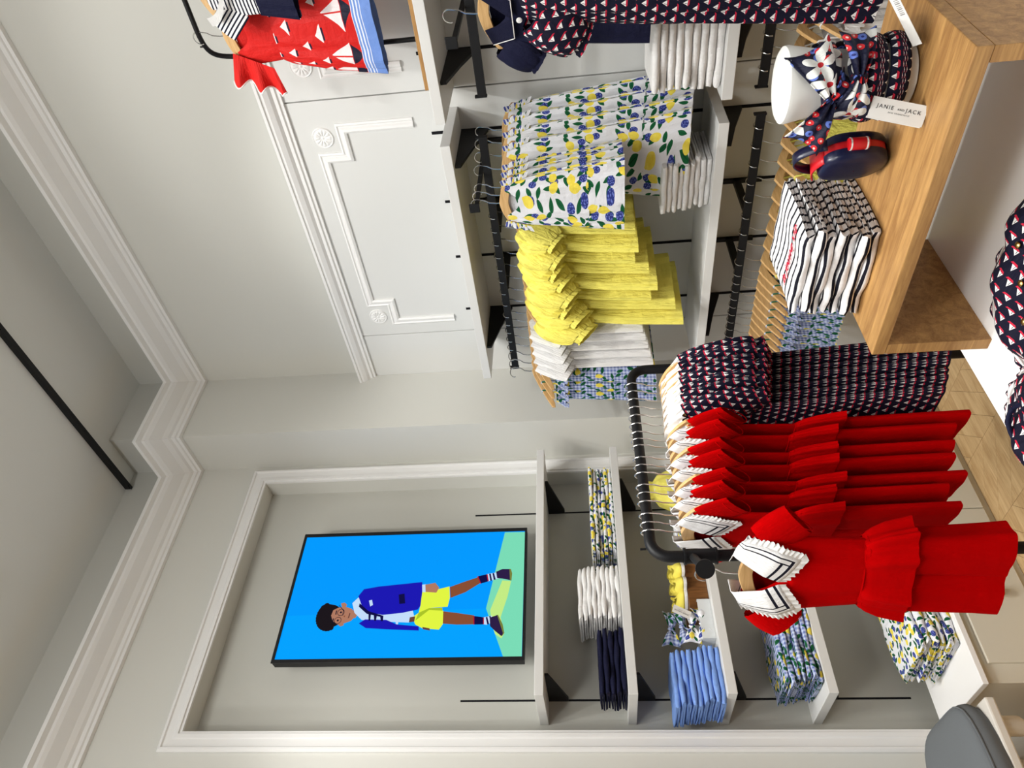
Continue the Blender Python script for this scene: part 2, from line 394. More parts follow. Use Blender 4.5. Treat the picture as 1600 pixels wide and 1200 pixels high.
def lemon_small():
    a = M('lemon_print_small', .75, .2); a.col(lemon_motifs(a, rgb(232, 232, 236), 24)); weave(a, a.coord('UV')); return a.mat
def sail_mat(name, pitch):
    a = M(name, .75, .2); x, y = scaled(a, 1/pitch)
    y = y*1.15; row = y.fl(); x = x+row*.5; cx = x.fr()-.5; cy = y.fr()-.5
    q = cy+.16
    sail = ((cx.abs()*1.35+q*.72) < .34)*(q > 0.0); mast = ((cx-cy*.18+.06).abs() < .022)*(cy < .12)
    hull = ((cx-.09).abs()*1.0+(cy+.22)*-.9 < .34)*(cy < -.17)*(cy > -.33)
    c = a.mix(rgb(14, 14, 36), rgb(238, 236, 234), sail); c = a.mix(c, rgb(14, 14, 36), mast*sail); c = a.mix(c, rgb(196, 34, 62), hull)
    a.col(c); weave(a, a.coord('UV')); return a.mat
def gingham_mat():
    a = M('blue_check', .75, .2); x, y = scaled(a, 1/.016)
    h = (x.fr() < .5)*.5; v = (y.fr() < .5)*.5; f = h+v; n = a.noise(a.comb(x*.5, y*.5, 0.0), 9)
    c = a.mix(rgb(205, 214, 236), rgb(72, 92, 168), (f*.85+(n-.5)*.25).max(0).min(1)); c2 = lemon_motifs(a, c, 20, .3, False)
    a.col(c2); weave(a, a.coord('UV'), .4); return a.mat
def stripe_mat(name, c1, c2, pitch, duty, axis=1, wob=.0):
    a = M(name, .75, .2); q = scaled(a, 1/pitch); t = q[axis]
    a.col(a.mix(c1, c2, t.fr() < duty)); weave(a, a.coord('UV')); return a.mat
def floral_mat():
    a = M('navy_floral', .6, .3); x, y = scaled(a, 17); c = rgb(16, 18, 46)
    for k, sd, col, cc in ((3.0, 2.2, rgb(92, 116, 196), rgb(30, 40, 110)), (3.4, 5.5, rgb(204, 38, 44), rgb(240, 200, 190))):
        lx, ly, r, g, b = cells(a, x*k, y*k, sd); rr = lx*lx+ly*ly
        c = a.mix(c, a.mix(col, cc, rr < .012), (rr < .1)*(g > .55))
    lx, ly, r, g, b = cells(a, x, y, .7); th = ly.op('ARCTAN2', lx); rr = (lx*lx+ly*ly).op('SQRT')
    pet = rr < ((th*2.5).cos().abs()*.4+.1)
    c = a.mix(c, rgb(232, 232, 228), pet*(g > .12)); c = a.mix(c, rgb(190, 30, 40), (rr < .085)*(g > .12))
    a.col(c); weave(a, a.coord('UV')); return a.mat
def boats_mat():
    """red skirt with white sails and navy hulls over a blue striped border; v is height above the hem"""
    a = M('red_sailboat_border', .6, .25); x, y = scaled(a, 1.0); c = rgb(205, 28, 24)
    X = x*(1/.085); cx = X.fr()-.5; yy = y-.085
    sail = ((cx.abs()*.1+yy*.55) < .048)*(yy > .018); hull = (cx.abs() < (yy*9+.2))*(yy < .016)*(yy > -.016)
    c = a.mix(c, rgb(236, 226, 226), sail*(((cx+.04).abs() > .02))); c = a.mix(c, rgb(20, 20, 44), hull)
    X2 = x*(1/.07); r = (y*(1/.055)); c2 = (X2+r.fl()*.37).fr()-.5; y2 = r.fr()-.5
    c = a.mix(c, rgb(236, 226, 226), ((c2.abs()+y2*.5) < .17)*(y2 > -.1)*(y > .165)); c = a.mix(c, rgb(20, 20, 44), (c2.abs() < .14)*((y2+.17).abs() < .06)*(y > .165))
    wave = y < .068
    c = a.mix(c, rgb(112, 146, 214), wave); c = a.mix(c, rgb(228, 232, 244), wave*(y > .035)*((y*(1/.011)).fr() < .42))
    a.col(c); weave(a, a.coord('UV')); return a.mat
lemonp = lemon_mat(); lemons = lemon_small(); sailp = sail_mat('sailboat_print', .027); sails = sail_mat('sailboat_print_small', .0175); check = gingham_mat()
floral = floral_mat(); boats = boats_mat()
redc = cloth_plain('red_ponte', rgb(182, 0, 2), 1.0, .12, spec=.04); whitec = cloth_plain('white_cotton', rgb(236, 234, 232), .8, .3)
yellowc = cloth_plain('yellow_seersucker', rgb(245, 233, 112), .8, .45); navyc = cloth_plain('navy_cotton', rgb(18, 20, 48), .75, .3)
bluec = cloth_plain('cornflower_cotton', rgb(126, 160, 224), .8, .3); limec = cloth_plain('lime_lace', rgb(230, 224, 110), .8, .7)
redb = cloth_plain('red_cotton', rgb(206, 30, 26), .65, .3)
breton = stripe_mat('breton_stripe', rgb(238, 236, 236), rgb(16, 16, 30), .024, .3, 1)
stripe2 = stripe_mat('navy_white_stripe', rgb(236, 234, 234), rgb(16, 18, 40), .012, .42, 1)
def collar_mat():
    a = M('sailor_collar', .75, .2); x, y = scaled(a, 1.0)
    s = ((y-.70).abs() < .022)+((y-.86).abs() < .022); s = s*(x < .24)+((x-.236).abs() < .004)*(y < .88)+((x-.212).abs() < .004)*(y < .72); a.col(a.mix(rgb(240, 239, 239), rgb(14, 15, 34), s.min(1))); weave(a, a.coord('UV')); return a.mat
collarm = collar_mat()
# ------------------------------------------------------------------ garment shapes
FO = None
TH = 1.0                                  # how flat the next garments are pressed on a crowded rail
def lerp(a, b, t): return a+(b-a)*t
def rows_at(rows, z):
    for i in range(len(rows)-1):
        if rows[i][0] >= z >= rows[i+1][0]:
            t = (rows[i][0]-z)/max(1e-6, rows[i][0]-rows[i+1][0]); t = t*t*(3-2*t) if False else t
            return [lerp(p, q, t) for p, q in zip(rows[i], rows[i+1])]
    return list(rows[-1])
def shell(mb, rows, seed=0, nu=64, nv=26, k=7, slope=.0, neck=0, ndep=0, nback=.02, cx=0, m=0, vref=None, uw=None, p=.75):
    """open tube hanging down; rows = (z, half width, half depth, fold)"""
    rn = random.Random(seed); ph = [rn.uniform(0, 6.28) for _ in range(4)]; k2 = k*2+1
    W = uw or max(r[1] for r in rows); z0, z1 = rows[0][0], rows[-1][0]
    def fn(u, v):
        z = lerp(z0, z1, v); _, w, d, am = rows_at(rows, z); d = max(d*TH, .0088); am *= FO or TH; a = 2*PI*u; c = cos(a); s = sin(a)
        f = am*(.55*sin(k*a+ph[0]+2.2*z)+.3*sin(k2*a+ph[1]-3*z)+.15*sin(3*a+ph[2]))
        x = w*(abs(c)**p)*(1 if c > 0 else -1)+f*c; y = d*(abs(s)**p)*(1 if s > 0 else -1)+f*s*1.0+ .15*f
        t = max(0, 1-v*3.2)
        z += t*(-slope*abs(x))
        if neck and abs(x) < neck: z -= (ndep if s < 0 else nback)*(1-(x/neck)**2)*max(0, 1-v*2.2)
        return (cx+x, y, z, u*4*W, (z if vref is None else z-vref))
    return mb.grid(nu, nv, fn, cu=True, m=m)
def limb(mb, p0, p1, r0, r1, seed=0, puff=0, gather=0, nu=28, nv=12, flat=.45, k=6, cuff=.0, m=0):
    """sleeve or strap-like tube between two points; flat = depth over height"""
    rn = random.Random(seed); ph = rn.uniform(0, 6); P0 = Vector(p0); P1 = Vector(p1); t = (P1-P0).normalized(); Y = Vector((0, 1, 0)); N = t.cross(Y).normalized(); L = (P1-P0).length
    def fn(u, v):
        a = 2*PI*u; r = lerp(r0, r1, v)+puff*sin(PI*v)**.8; g = gather*(.4+.6*abs(2*v-1))*sin(k*2*a+ph+3*v)+gather*.8*sin(5*a+ph*2)*sin(v*PI)
        if cuff and v > .93: r -= 0
        q = P0+(P1-P0)*v+N*(cos(a)*(r+g))+Y*(sin(a)*(r+g)*max((flat+puff*6)*TH, .16)); return (q.x, q.y, q.z, u*2*PI*r0, v*L)
    return mb.grid(nu, nv, fn, cu=True, m=m)
def ring_ruffle(mb, fn_edge, width, amp, k, n=120, out=(0, 0, -1), m=0, nv=4):
    """gathered strip hanging off a curve: fn_edge(u) -> (point, outward dir)"""
    def fn(u, v):
        p, d = fn_edge(u); p = Vector(p); d = Vector(d); w = amp*v*sin(k*2*PI*u)
        nrm = Vector((0, -1, 0)) if abs(d.y) < .8 else Vector((0, 0, 1))
        q = p+d*width*v*(1+.12*sin(k*7.3*u))+nrm*w; return (q.x, q.y, q.z, u*.4, v*width)
    return mb.grid(n, nv, fn, m=m)
# -------------------------------- wooden hanger, hooked on a bar that runs along local y
def hanger_proto(name, w=.15, r=.019, steep=False, drop=.085):
    t = thing(name, 'x', 'hanger'); mb = MB(); N = 22; top = []; bot = []
    for i in range(N+1):
        x = lerp(-w, w, i/N); q = abs(x)/w
        z = -drop-(.04*q+.055*q**1.4 if steep else .012*q+.036*q**2.2); th = .034*(1-.42*q**3)
        if q > .93: th *= .72
        top.append((x, 0, z)); bot.append((x, 0, z-th))
    poly = top+bot[::-1]; mb.prism([(x, -.006, z) for x, y, z in poly], (0, .012, 0)).build('body', hangw, t, bevel=.002)
    pts = [(0, 0, -drop-.004), (0, 0, -drop+.012), (.004, 0, -.048), (r*.8, 0, -.03)]+[(r*1.12*cos(a), 0, r*1.12*sin(a)) for a in [(-.35+i*.34) for i in range(12)]]
    MB().tube(pts, .0021, 6).build('hook', chrome, t, smooth=60)
    return t
HG = hanger_proto('hanger', .122); HGB = hanger_proto('hanger', .108); HGW = hanger_proto('hanger', .155, .019, True)
protos = [HG, HGB, HGW]
def hang(label, loc, rz, group, sc=1, base=None): return dup(base or HG, label, loc, rz, sc, group)
# -------------------------------- red jumpsuit with white sailor collar
def red_suit(seed, L=1.0, wide=1.0):
    t = thing('red_jumpsuit', 'x', 'jumpsuit')
    bod = [(-.098, .118, .006, 0), (-.13, .122, .022, .002), (-.2, .115, .034, .003), (-.30, .105, .036, .005), (-.395, .098, .036, .006)]
    shell(MB(), bod, seed, 56, 20, 5, .28, .062, .105).build('bodice', redc, t, smooth=70)
    pep = [(-.387, .1, .038, .004), (-.402, .115, .046, .007), (-.435, .13, .052, .011), (-.495, .145, .058, .014)]
    p = shell(MB(), pep, seed+1, 96, 12, 9).build('peplum', redc, t, smooth=70)
    MB().tube([(.1*cos(a)*1.0, .04*TH*sin(a), -.387) for a in [i*PI/16 for i in range(32)]], .0022, 5, closed=True).build('waist_seam', redc, p, smooth=60)
    for s in (-1, 1):
        leg = [(-.395, .052, .034, .002), (-.5, .06, .04, .005), (-.65, .067, .044, .007), (-.775*L, .072, .046, .009)]
        shell(MB(), leg, seed+3+s, 48, 18, 3, cx=s*.057).build('leg', redc, t, smooth=70)
        sl = limb(MB(), (s*.105, 0, -.158), (s*.168, -.004, -.232), .048, .052, seed+s, .006, .002, flat=.36, nv=10).build('sleeve', redc, t, smooth=70)
        MB().tube([Vector((s*.164, -.004, -.228))+Vector((.74*s, 0, .67))*0+Vector((s*.67*.75*cos(a)*.052, sin(a)*.02, .74*cos(a)*.052)) for a in [i*PI/8 for i in range(16)]], .0012, 4, closed=True).build('hem_stitch', redc, sl)
        # collar half: neck edge to outer edge, over the shoulder to the back
        def cedge(u, v, s=s):
            # u 0 = centre back, .45 = shoulder, 1 = front point
            if u < .45:
                q = u/.45; I = (.03+.03*q, .012*(1-q)+.004, -.088-.006*q); O = (.07+.032*q, .04*(1-q)+.004, -.145+.031*q)
            else:
                q = (u-.45)/.55; I = (lerp(.06, .004, q**.9), lerp(.0, -.036, min(1, q*1.6)), lerp(-.094, -.196, q)); O = (lerp(.102, .078, q**1.3)+.01*sin(PI*q), lerp(0, -.044, min(1, q*1.6)), lerp(-.114, -.24, q**.9))
            P = [lerp(a, b, v) for a, b in zip(I, O)]; bul = .006*sin(PI*v)
            return (s*P[0], (P[1]-bul*(1 if u > .45 else -1))*max(TH, .3)-.004, P[2]+.004, u*.25, v)
        c = MB().grid(26, 9, cedge).build('collar', collarm, t, smooth=70, solid=.0016)
        def edge2(u, s=s):
            if u < .8:
                a = cedge(u/.8, 1); b = cedge(u/.8, .9)
            else:
                w = 1-(u-.8)/.2; a = cedge(1, w); b = (a[0], a[1], a[2]+.012); 
            dd = Vector(a[:3])-Vector(b[:3]); dd = Vector((dd.x, dd.y, dd.z-.0005)); dd.normalize(); return a[:3], dd
        ring_ruffle(MB(), edge2, .017, .0034*max(TH, .4), 26, 160, nv=3).build('collar_ruffle', whitec, c, smooth=70)
    return t
# -------------------------------- sailboat print dress with white ruffled collar
def sail_dress(seed, L=.78, mat=None, collar=True, se=-.33):
    t = thing('sailboat_dress', 'x', 'dress'); mat = mat or sailp
    b = [(-.1, .115, .007, 0), (-.14, .122, .026, .003), (-.3, .13, .045, .008), (-.5, .15, .06, .016), (-L, .18, .075, .024)]
    shell(MB(), b, seed, 80, 30, 7, .3, .055, .04).build('body', mat, t, smooth=70)
    for s in (-1, 1):
        sl = limb(MB(), (s*.1, 0, -.15), (s*.178, -.006, se), .05, .05, seed+s, .022, .005, flat=.5, nv=16).build('sleeve', mat, t, smooth=70)
        limb(MB(), (s*.172, -.006, se+.008), (s*.184, -.007, se-.022), .036, .044, seed+2, 0, .007, flat=.5, nv=4).build('cuff', mat, sl, smooth=70)
    if collar:
        def ed(u):
            a = 2*PI*u; x = .062*cos(a); y = .018*max(TH, .35)*sin(a); return (x, y, -.094-.2*max(0, abs(x)-.02)), Vector((cos(a)*.8, sin(a)*.45, -.42)).normalized()
        def fn(u, v):
            p, d = ed(u); w = .014*v*sin(11*2*PI*u); q = Vector(p)+Vector((d.x, d.y*TH, d.z))*.088*v+Vector((0, w*max(TH, .22), abs(w)*.8)); return (q.x, q.y, q.z, u*.4, v*.07)
        MB().grid(132, 5, fn, cu=True).build('collar', whitec, t, smooth=70)
    return t
# -------------------------------- yellow puff sleeve dress
def yellow_dress(seed, L=.58):
    t = thing('yellow_dress', 'x', 'dress')
    b = [(-.098, .1, .007, 0), (-.13, .106, .02, .003), (-.21, .104, .03, .005), (-.225, .104, .032, .004), (-.25, .115, .036, .009), (-.4, .138, .04, .014), (-L, .155, .042, .016)]
    shell(MB(), b, seed, 84, 30, 8, .3, .06, .045).build('body', yellowc, t, smooth=70)
    MB().tube([(.106*cos(a), .036*TH*sin(a), -.228) for a in [i*PI/16 for i in range(32)]], .002, 5, closed=True).build('waist_seam', yellowc, t, smooth=60)
    for s in (-1, 1):
        sl = limb(MB(), (s*.085, 0, -.14), (s*.178, -.005, -.265), .05, .055, seed+s, .033, .0105, flat=.42, nv=18, k=8).build('sleeve', yellowc, t, smooth=70)
        limb(MB(), (s*.174, -.005, -.259), (s*.19, -.006, -.282), .046, .054, seed+5, 0, .006, flat=.6, nv=4, k=9).build('cuff', yellowc, sl, smooth=70)
    return t
# -------------------------------- sleeveless tiered top or dress
def tiered(name, cat, mat, seed, L=.46, tier=.34, w=.12, flare=.05, straps=False, neckd=.06):
    t = thing(name, 'x', cat)
    b = [(-.1, w*.86, .007, .0), (-.13, w*.9, .022, .003), (-.2, w*.95, .034, .008), (-tier, w+flare*.6, .045, .014)]
    shell(MB(), b, seed, 72, 20, 9, .26, .05, neckd).build('body', mat, t, smooth=70)
    h = [(-tier+.004, w+flare*.6, .047, .013), (-L, w+flare, .055, .018)]
    shell(MB(), h, seed+4, 84, 10, 11).build('ruffle_tier', mat, t, smooth=70)
    for s in (-1, 1):
        def ed(u, s=s):
            q = u; return (s*(.07+.035*q), lerp(-.010, -.03*TH, q), lerp(-.108, -.2, q)), Vector((s*.8, -.1*TH, .25-.6*q)).normalized()
        ring_ruffle(MB(), ed, .024, .0012, 3, 60, nv=4).build('shoulder_frill', mat, t, smooth=70)
    return t
def plain_top(name, cat, mat, seed, L=.6, w=.13, sl=.12):
    t = thing(name, 'x', cat)
    b = [(-.1, w*.9, .007, 0), (-.14, w*.95, .022, .003), (-.3, w, .032, .008), (-L, w*1.05, .036, .012)]
    shell(MB(), b, seed, 64, 24, 6, .3, .055, .05).build('body', mat, t, smooth=70)
    for s in (-1, 1): limb(MB(), (s*w*.72, 0, -.145), (s*(w+.035), -.004, -.145-sl), .05, .046, seed+s, .004, .003, flat=.35, nv=12).build('sleeve', mat, t, smooth=70)
    return t
def strappy(name, cat, mat, seed, L=.5, w=.125):
    t = thing(name, 'x', cat)
    b = [(-.2, w, .03, .005), (-.27, w*.95, .036, .009), (-.36, w*1.0, .042, .014), (-L, w*1.15, .055, .02)]
    shell(MB(), b, seed, 64, 18, 9).build('body', mat, t, smooth=70)
    def fr(u, v):
        a = 2*PI*u; g = 1+.16*v+.06*v*sin(26*a); return (w*1.02*cos(a)*g, .034*sin(a)*g*TH, -.2-.05*v+.008*v*sin(13*a), u*.5, v*.05)
    MB().grid(110, 4, fr, cu=True).build('frill', mat, t, smooth=70)
    for s in (-1, 1):
        x = s*.088
        MB().tube([(x, -.031*TH, -.205), (x, -.016, -.172), (x, -.0095, -.152), (x, -.0085, -.136), (x, 0, -.1325), (x, .0085, -.136), (x, .0095, -.152), (x, .016, -.172), (x, .031*TH, -.205)], .0034, 6).build('strap', mat, t, smooth=60)
    return t
# ------------------------------------------------------------------ folded clothes
def folded_mesh(name, mat, w, d, h, seed, layers=2, wav=.004):
    """a garment folded in half, fold at the front (-y): C section swept along x"""
    rn = random.Random(seed); ph = [rn.uniform(0, 6.28) for _ in range(6)]; g = h*.06
    prof = []; R = h/2
    def arc(rad, a0, a1, n, yc=-d/2+R, zc=h/2): return [(yc+rad*cos(lerp(a0, a1, i/n)), zc+rad*sin(lerp(a0, a1, i/n))) for i in range(n+1)]
    ys = [d/2, d*.25, 0, -d*.25]
    prof += [(y, 0) for y in ys]+arc(R, -PI/2, -3*PI/2, 8)+[(y, h) for y in ys[::-1]]
    t1 = h*.5-g
    prof += [(d/2-.004, h-t1*.5), (d/2, h-t1)]+[(y, h/2+g) for y in ys[1:]]+[(-d/2+R*1.1, h/2)]+[(y, h/2-g) for y in ys[::-1][:-1]]+[(d/2, t1), (d/2-.004, t1*.5)]
    n = len(prof); NX = 13; mb = MB(); V = []; U = []
    for i in range(NX):
        x = lerp(-w/2, w/2, i/(NX-1)); e = abs(2*i/(NX-1)-1); L = 0
        for j, (y, z) in enumerate(prof):
            if j: L += math.hypot(y-prof[j-1][0], z-prof[j-1][1])
            zz = h/2+(z-h/2)*(1-.22*e**6); fy = wav*(sin(9*x/w+ph[0])+.5*sin(17*x/w+ph[1]+j*.2)); fz = wav*.35*sin(11*x/w+ph[2]+y*30)*(z/h)
            V.append((x+(wav*.6*sin(j*.9+ph[3]) if e == 1 else 0), y+fy, zz+fz)); U.append((x+ph[4], L+ph[5]))
    mb.add(V, [(i*n+j, (i+1)*n+j, (i+1)*n+(j+1) % n, i*n+(j+1) % n) for i in range(NX-1) for j in range(n)], 0, U)
    for i, sg in ((0, 1), (NX-1, -1)): mb.add(V[i*n:i*n+n], [tuple(range(n))[::sg]], 0, [(p[0]+ph[4], p[1]+p[2]*.25+ph[5]) for p in V[i*n:i*n+n]])
    return mb.mesh(name, mat, 60)
def stack(name, cat, mat, what, where, n, loc, rz, w, d, h, seed, lean=(0, 0), jit=.006, rjit=.05, wav=.004, tops=None):
    rn = random.Random(seed); ms = [folded_mesh(name, mat, w, d, h, seed*7+i, wav=wav) for i in range(min(n, 4))]; out = []
    for i in range(n):
        o = bpy.data.objects.new(name, ms[i % len(ms)]); COL.objects.link(o); k = n-1-i
        lx = lean[0]*i/n*h*n; ly = lean[1]*i/n*h*n; c, s = cos(rz), sin(rz)
        dx = lx+rn.uniform(-jit, jit); dy = ly+rn.uniform(-jit, jit)
        o.location = (loc[0]+dx*c-dy*s, loc[1]+dx*s+dy*c, loc[2]+.0006+i*(h*1.03)); o.rotation_euler = (0, 0, rz+rn.uniform(-rjit, rjit))
        pos = 'topmost' if k == 0 else ('lowest' if i == 0 else ORD[k]+' from the top')
        tag(o, '%s, %s of the stack %s' % (what, pos, where), cat, what+' '+where); out.append(o)
    return out
# ------------------------------------------------------------------ clothes on the upper wall rail
def place(proto, label, loc, rz=0, sc=1, group=None, tilt=0, up=.021): return dup(proto, label, (loc[0], loc[1], loc[2]+up), rz, sc, group, tilt)
R0 = -PI/2
ZR = E+.33
# lemon print tops and dresses on the short arm, facing the room
TH = .36; FO = .62
lt = [tiered('lemon_blouse', 'top', lemonp, 21+i, .55, .42, .105, .045) for i in range(2)]
TH = .36
ld = [tiered('lemon_dress', 'dress', lemonp, 31+i, .79, .62, .115, .06) for i in range(2)]
protos += lt+ld
zf = ZR+.018+.008
for i, x in enumerate((2.31, 2.375, 2.44)):
    place(lt[i % 2], 'white lemon print top, %s one from the front of the display arm' % ORD[i], (x, 1.40+.006*i, zf), R0+.012*i, .98, 'lemon print tops on the display arm', up=.004)
    hang('wooden hanger inside the %s lemon print top on the display arm' % ORD[i], (x, 1.40+.006*i, zf), R0+.012*i, 'hangers on the lemon display arm', .98, HGB)
for i, x in enumerate((2.512, 2.577, 2.642, 2.707)):
    place(ld[i % 2], 'long lemon print dress, %s one behind the lemon tops' % ORD[i], (x, 1.375-.02*i, zf), R0-.015*i, 1.0+.015*i, 'lemon print dresses on the display arm', up=.004)
    hang('wooden hanger inside the %s long lemon print dress' % ORD[i], (x, 1.375-.02*i, zf), R0-.015*i, 'hangers on the lemon display arm', 1, HGB)
# yellow dresses
FO = None; TH = .5
yd = [yellow_dress(41+i) for i in range(3)]; protos += yd
ys = [1.595, 1.66, 1.725, 1.79, 1.855, 1.92, 1.985, 2.05]
for i, y in enumerate(ys):
    s = (1.0, 1.02, 1.0, 1.1, 1.16, 1.12, 1.3, 1.36)[i]; rz = random.uniform(-.015, .015)-.2
    place(yd[i % 3], 'yellow puff sleeve dress, %s one along from the lemon tops' % ORD[i], (RX, y, ZR), rz, (1.0+.12*((i*5) % 3)/2, 1, s), 'yellow dresses on the upper rail')
    hang('wooden hanger of the %s yellow puff sleeve dress from the lemon tops' % ORD[i], (RX, y, ZR), rz, 'hangers of the yellow dresses')
# white tops
TH = .45
wt = [plain_top('white_shirt', 'top', whitec, 51+i, .62, .135, .13) for i in range(2)]; protos += wt
for i, y in enumerate((2.12, 2.165, 2.21, 2.26, 2.31)):
    rz = random.uniform(-.01, .01)-.12
    place(wt[i % 2], 'white cotton top, %s one along from the yellow dresses' % ORD[i], (RX-.004*i, y, ZR), rz, (1.08, 1, 1+.02*i), 'white tops on the upper rail')
    hang('wooden hanger of the %s white cotton top from the yellow dresses' % ORD[i], (RX-.004*i, y, ZR), rz, 'hangers of the white tops')
# blue check dresses
TH = .24
cd = [strappy('check_dress', 'dress', check, 61+i, .66, .13) for i in range(2)]; protos += cd
for i, y in enumerate((2.355, 2.395, 2.435)):
    place(cd[i % 2], 'blue check lemon dress, %s one past the white tops' % ORD[i], (RX-.03-.015*i, y, ZR), -.16-.02*i, (1.35, 1, 1), 'blue check dresses on the upper rail', up=0)
    hang('wooden hanger of the %s blue check dress past the white tops' % ORD[i], (RX-.03-.015*i, y, ZR), -.16-.02*i, 'hangers of the blue check dresses', (1.35, 1, 1), HGW)
# ------------------------------------------------------------------ lower wall rail: lime and blue strappy tops
ZL = E-.685
TH = .28
ls = [strappy('lime_camisole', 'top', limec, 71+i, .44, .12) for i in range(2)]; bs = [strappy('check_camisole', 'top', check, 75+i, .44, .12) for i in range(2)]; protos += ls+bs
for i in range(20):
    k = i < 9; y = 1.30+i*.076 if k else 1.965+(i-9)*.044
    pr = (ls if k else bs)[i % 2]; j = i if k else i-9
    rr = -.26+random.uniform(-.012, .012)
    place(pr, ('lime lace strappy top, %s one along the lower rail' if k else 'blue check strappy top, %s one after the lime tops') % ORD[j], (RX, y, ZL), rr, 1, 'lime tops on the lower rail' if k else 'blue check tops on the lower rail', up=0)
    hang(('wooden hanger of the %s lime strappy top on the lower rail' if k else 'wooden hanger of the %s blue check strappy top') % ORD[j], (RX, y, ZL), rr, 'hangers on the lower rail', 1, HGW)
TH = .45
ws = strappy('white_camisole', 'top', whitec, 79, .44, .12); protos.append(ws)
for i in range(6):
    y = .80+i*.058; rr = -.22+random.uniform(-.03, .03)
    place(ws, 'white strappy top, %s one under the folded white trousers' % ORD[i], (RX, y, E-.675), rr, 1, 'white tops on the near lower rail', up=0)
    hang('wooden hanger of the %s white strappy top under the white trousers' % ORD[i], (RX, y, E-.675), rr, 'hangers on the near lower rail', 1, HGW)
# ------------------------------------------------------------------ navy jacket outfit and long sailboat dress
TH = 1.0
def jacket():
    t = thing('navy_jacket', 'navy jacket with white piping on the near display arm', 'jacket', (2.30, .745, E+.345), R0-.25)
    b = [(-.1, .115, .007, 0), (-.14, .125, .026, .003), (-.25, .125, .04, .006), (-.34, .14, .046, .01)]
    shell(MB(), b, 81, 64, 22, 6, .3, .05, .07).build('body', navyc, t, smooth=70)
    for s in (-1, 1):
        sl = limb(MB(), (s*.1, 0, -.15), (s*.165, -.006, -.25), .048, .045, 82+s, .02, .006, flat=.5, nv=14).build('sleeve', navyc, t, smooth=70)
        limb(MB(), (s*.162, -.006, -.246), (s*.172, -.007, -.262), .046, .05, 83, 0, .005, flat=.55, nv=3).build('cuff', navyc, sl, smooth=70)
        def fl(u, v, s=s): return (s*lerp(lerp(.05, .0, u), lerp(.1, .06, u), v), lerp(-.012, -.05, u), lerp(-.1, -.19, u)-.02*v*(1-u), u, v)
        c = MB().grid(10, 6, fl).build('lapel', navyc, t, smooth=60, solid=.002)
        MB().tube([fl(i/9, 1)[:3] for i in range(10)]+[fl(1, 1-i/5)[:3] for i in range(1, 6)], .0018, 6).build('piping', whitec, c, smooth=60)
    for i, z in enumerate((-.21, -.265)):
        k = MB().lathe([(.004, 0), (.008, .001), (.009, .003), (.006, .005)], 16); k.v = [(a-.0, -.052-zz, z+b) for a, b, zz in k.v]; k.build('button', whitec, t, smooth=50)
jacket()
hang('pale wooden hanger inside the navy jacket on the near display arm', (2.30, .745, E+.345), R0-.25, 'hangers of the navy outfits', 1, HG)
TH = .6
def skirt(): 
    t = thing('navy_shorts', 'navy shorts hanging below the navy jacket', 'shorts', (2.36, .785, E+.30), R0-.22)
    w = shell(MB(), [(-.335, .098, .03, .003), (-.37, .104, .034, .004)], 85, 56, 6, 6).build('waistband', navyc, t, smooth=70)
    for s in (-1, 1): shell(MB(), [(-.36, .056, .034, .003), (-.46, .066, .04, .006), (-.56, .074, .046, .008)], 86+s, 48, 12, 4, cx=s*.052).build('leg', navyc, t, smooth=70)
    MB().tube([(.1*s, 0, -.10-.001) if False else (.092*s*q, -.02*(1-abs(2*v-1)), lerp(-.335, -.17, v)) for s, q, v in [(1, 1, 0), (1, 1, .5), (1, 1, 1)]], .002, 5).build('hang_loop', whitec, t)
skirt()
def trousers():
    t = thing('navy_trousers', 'near black navy trousers hanging behind the navy shorts', 'trousers', (2.45, .765, E+.345), R0-.1)
    shell(MB(), [(-.33, .1, .026, .003), (-.37, .105, .03, .004)], 185, 56, 6, 6).build('waistband', navyc, t, smooth=70)
    for s in (-1, 1): shell(MB(), [(-.36, .056, .03, .003), (-.5, .064, .034, .005), (-.7, .066, .036, .006)], 186+s, 48, 14, 4, cx=s*.054).build('leg', navyc, t, smooth=70)
trousers()
TH = .18
bd = [sail_dress(91+i, .8) for i in range(3)]; TH = 1.0; protos += bd
bl = sail_dress(94, .955, None, False, -.255); protos.append(bl)
place(bl, 'long sailboat print dress hanging in front of the navy jacket', (1.84, .522, E+.205), R0-.3, 1, 'sailboat print dresses')
hang('wooden hanger of the long sailboat print dress near the navy jacket', (1.84, .522, E+.205), R0-.3, 'hangers of the navy outfits')
t = thing('garment_stand', 'slim black floor stand carrying the long sailboat print dress', 'clothes stand', (1.84, .525, 0), R0-.3)
MB().tube([(-.0, .35, .013), (0, .35, E+.145), (0, .345, E+.185), (0, .32, E+.205), (0, -.05, E+.205)], .011, 12).build('post', blackm, t, smooth=60)
MB().box(-.2, .2, .15, .45, 0, .012).build('foot', blackm, t, bevel=.003)
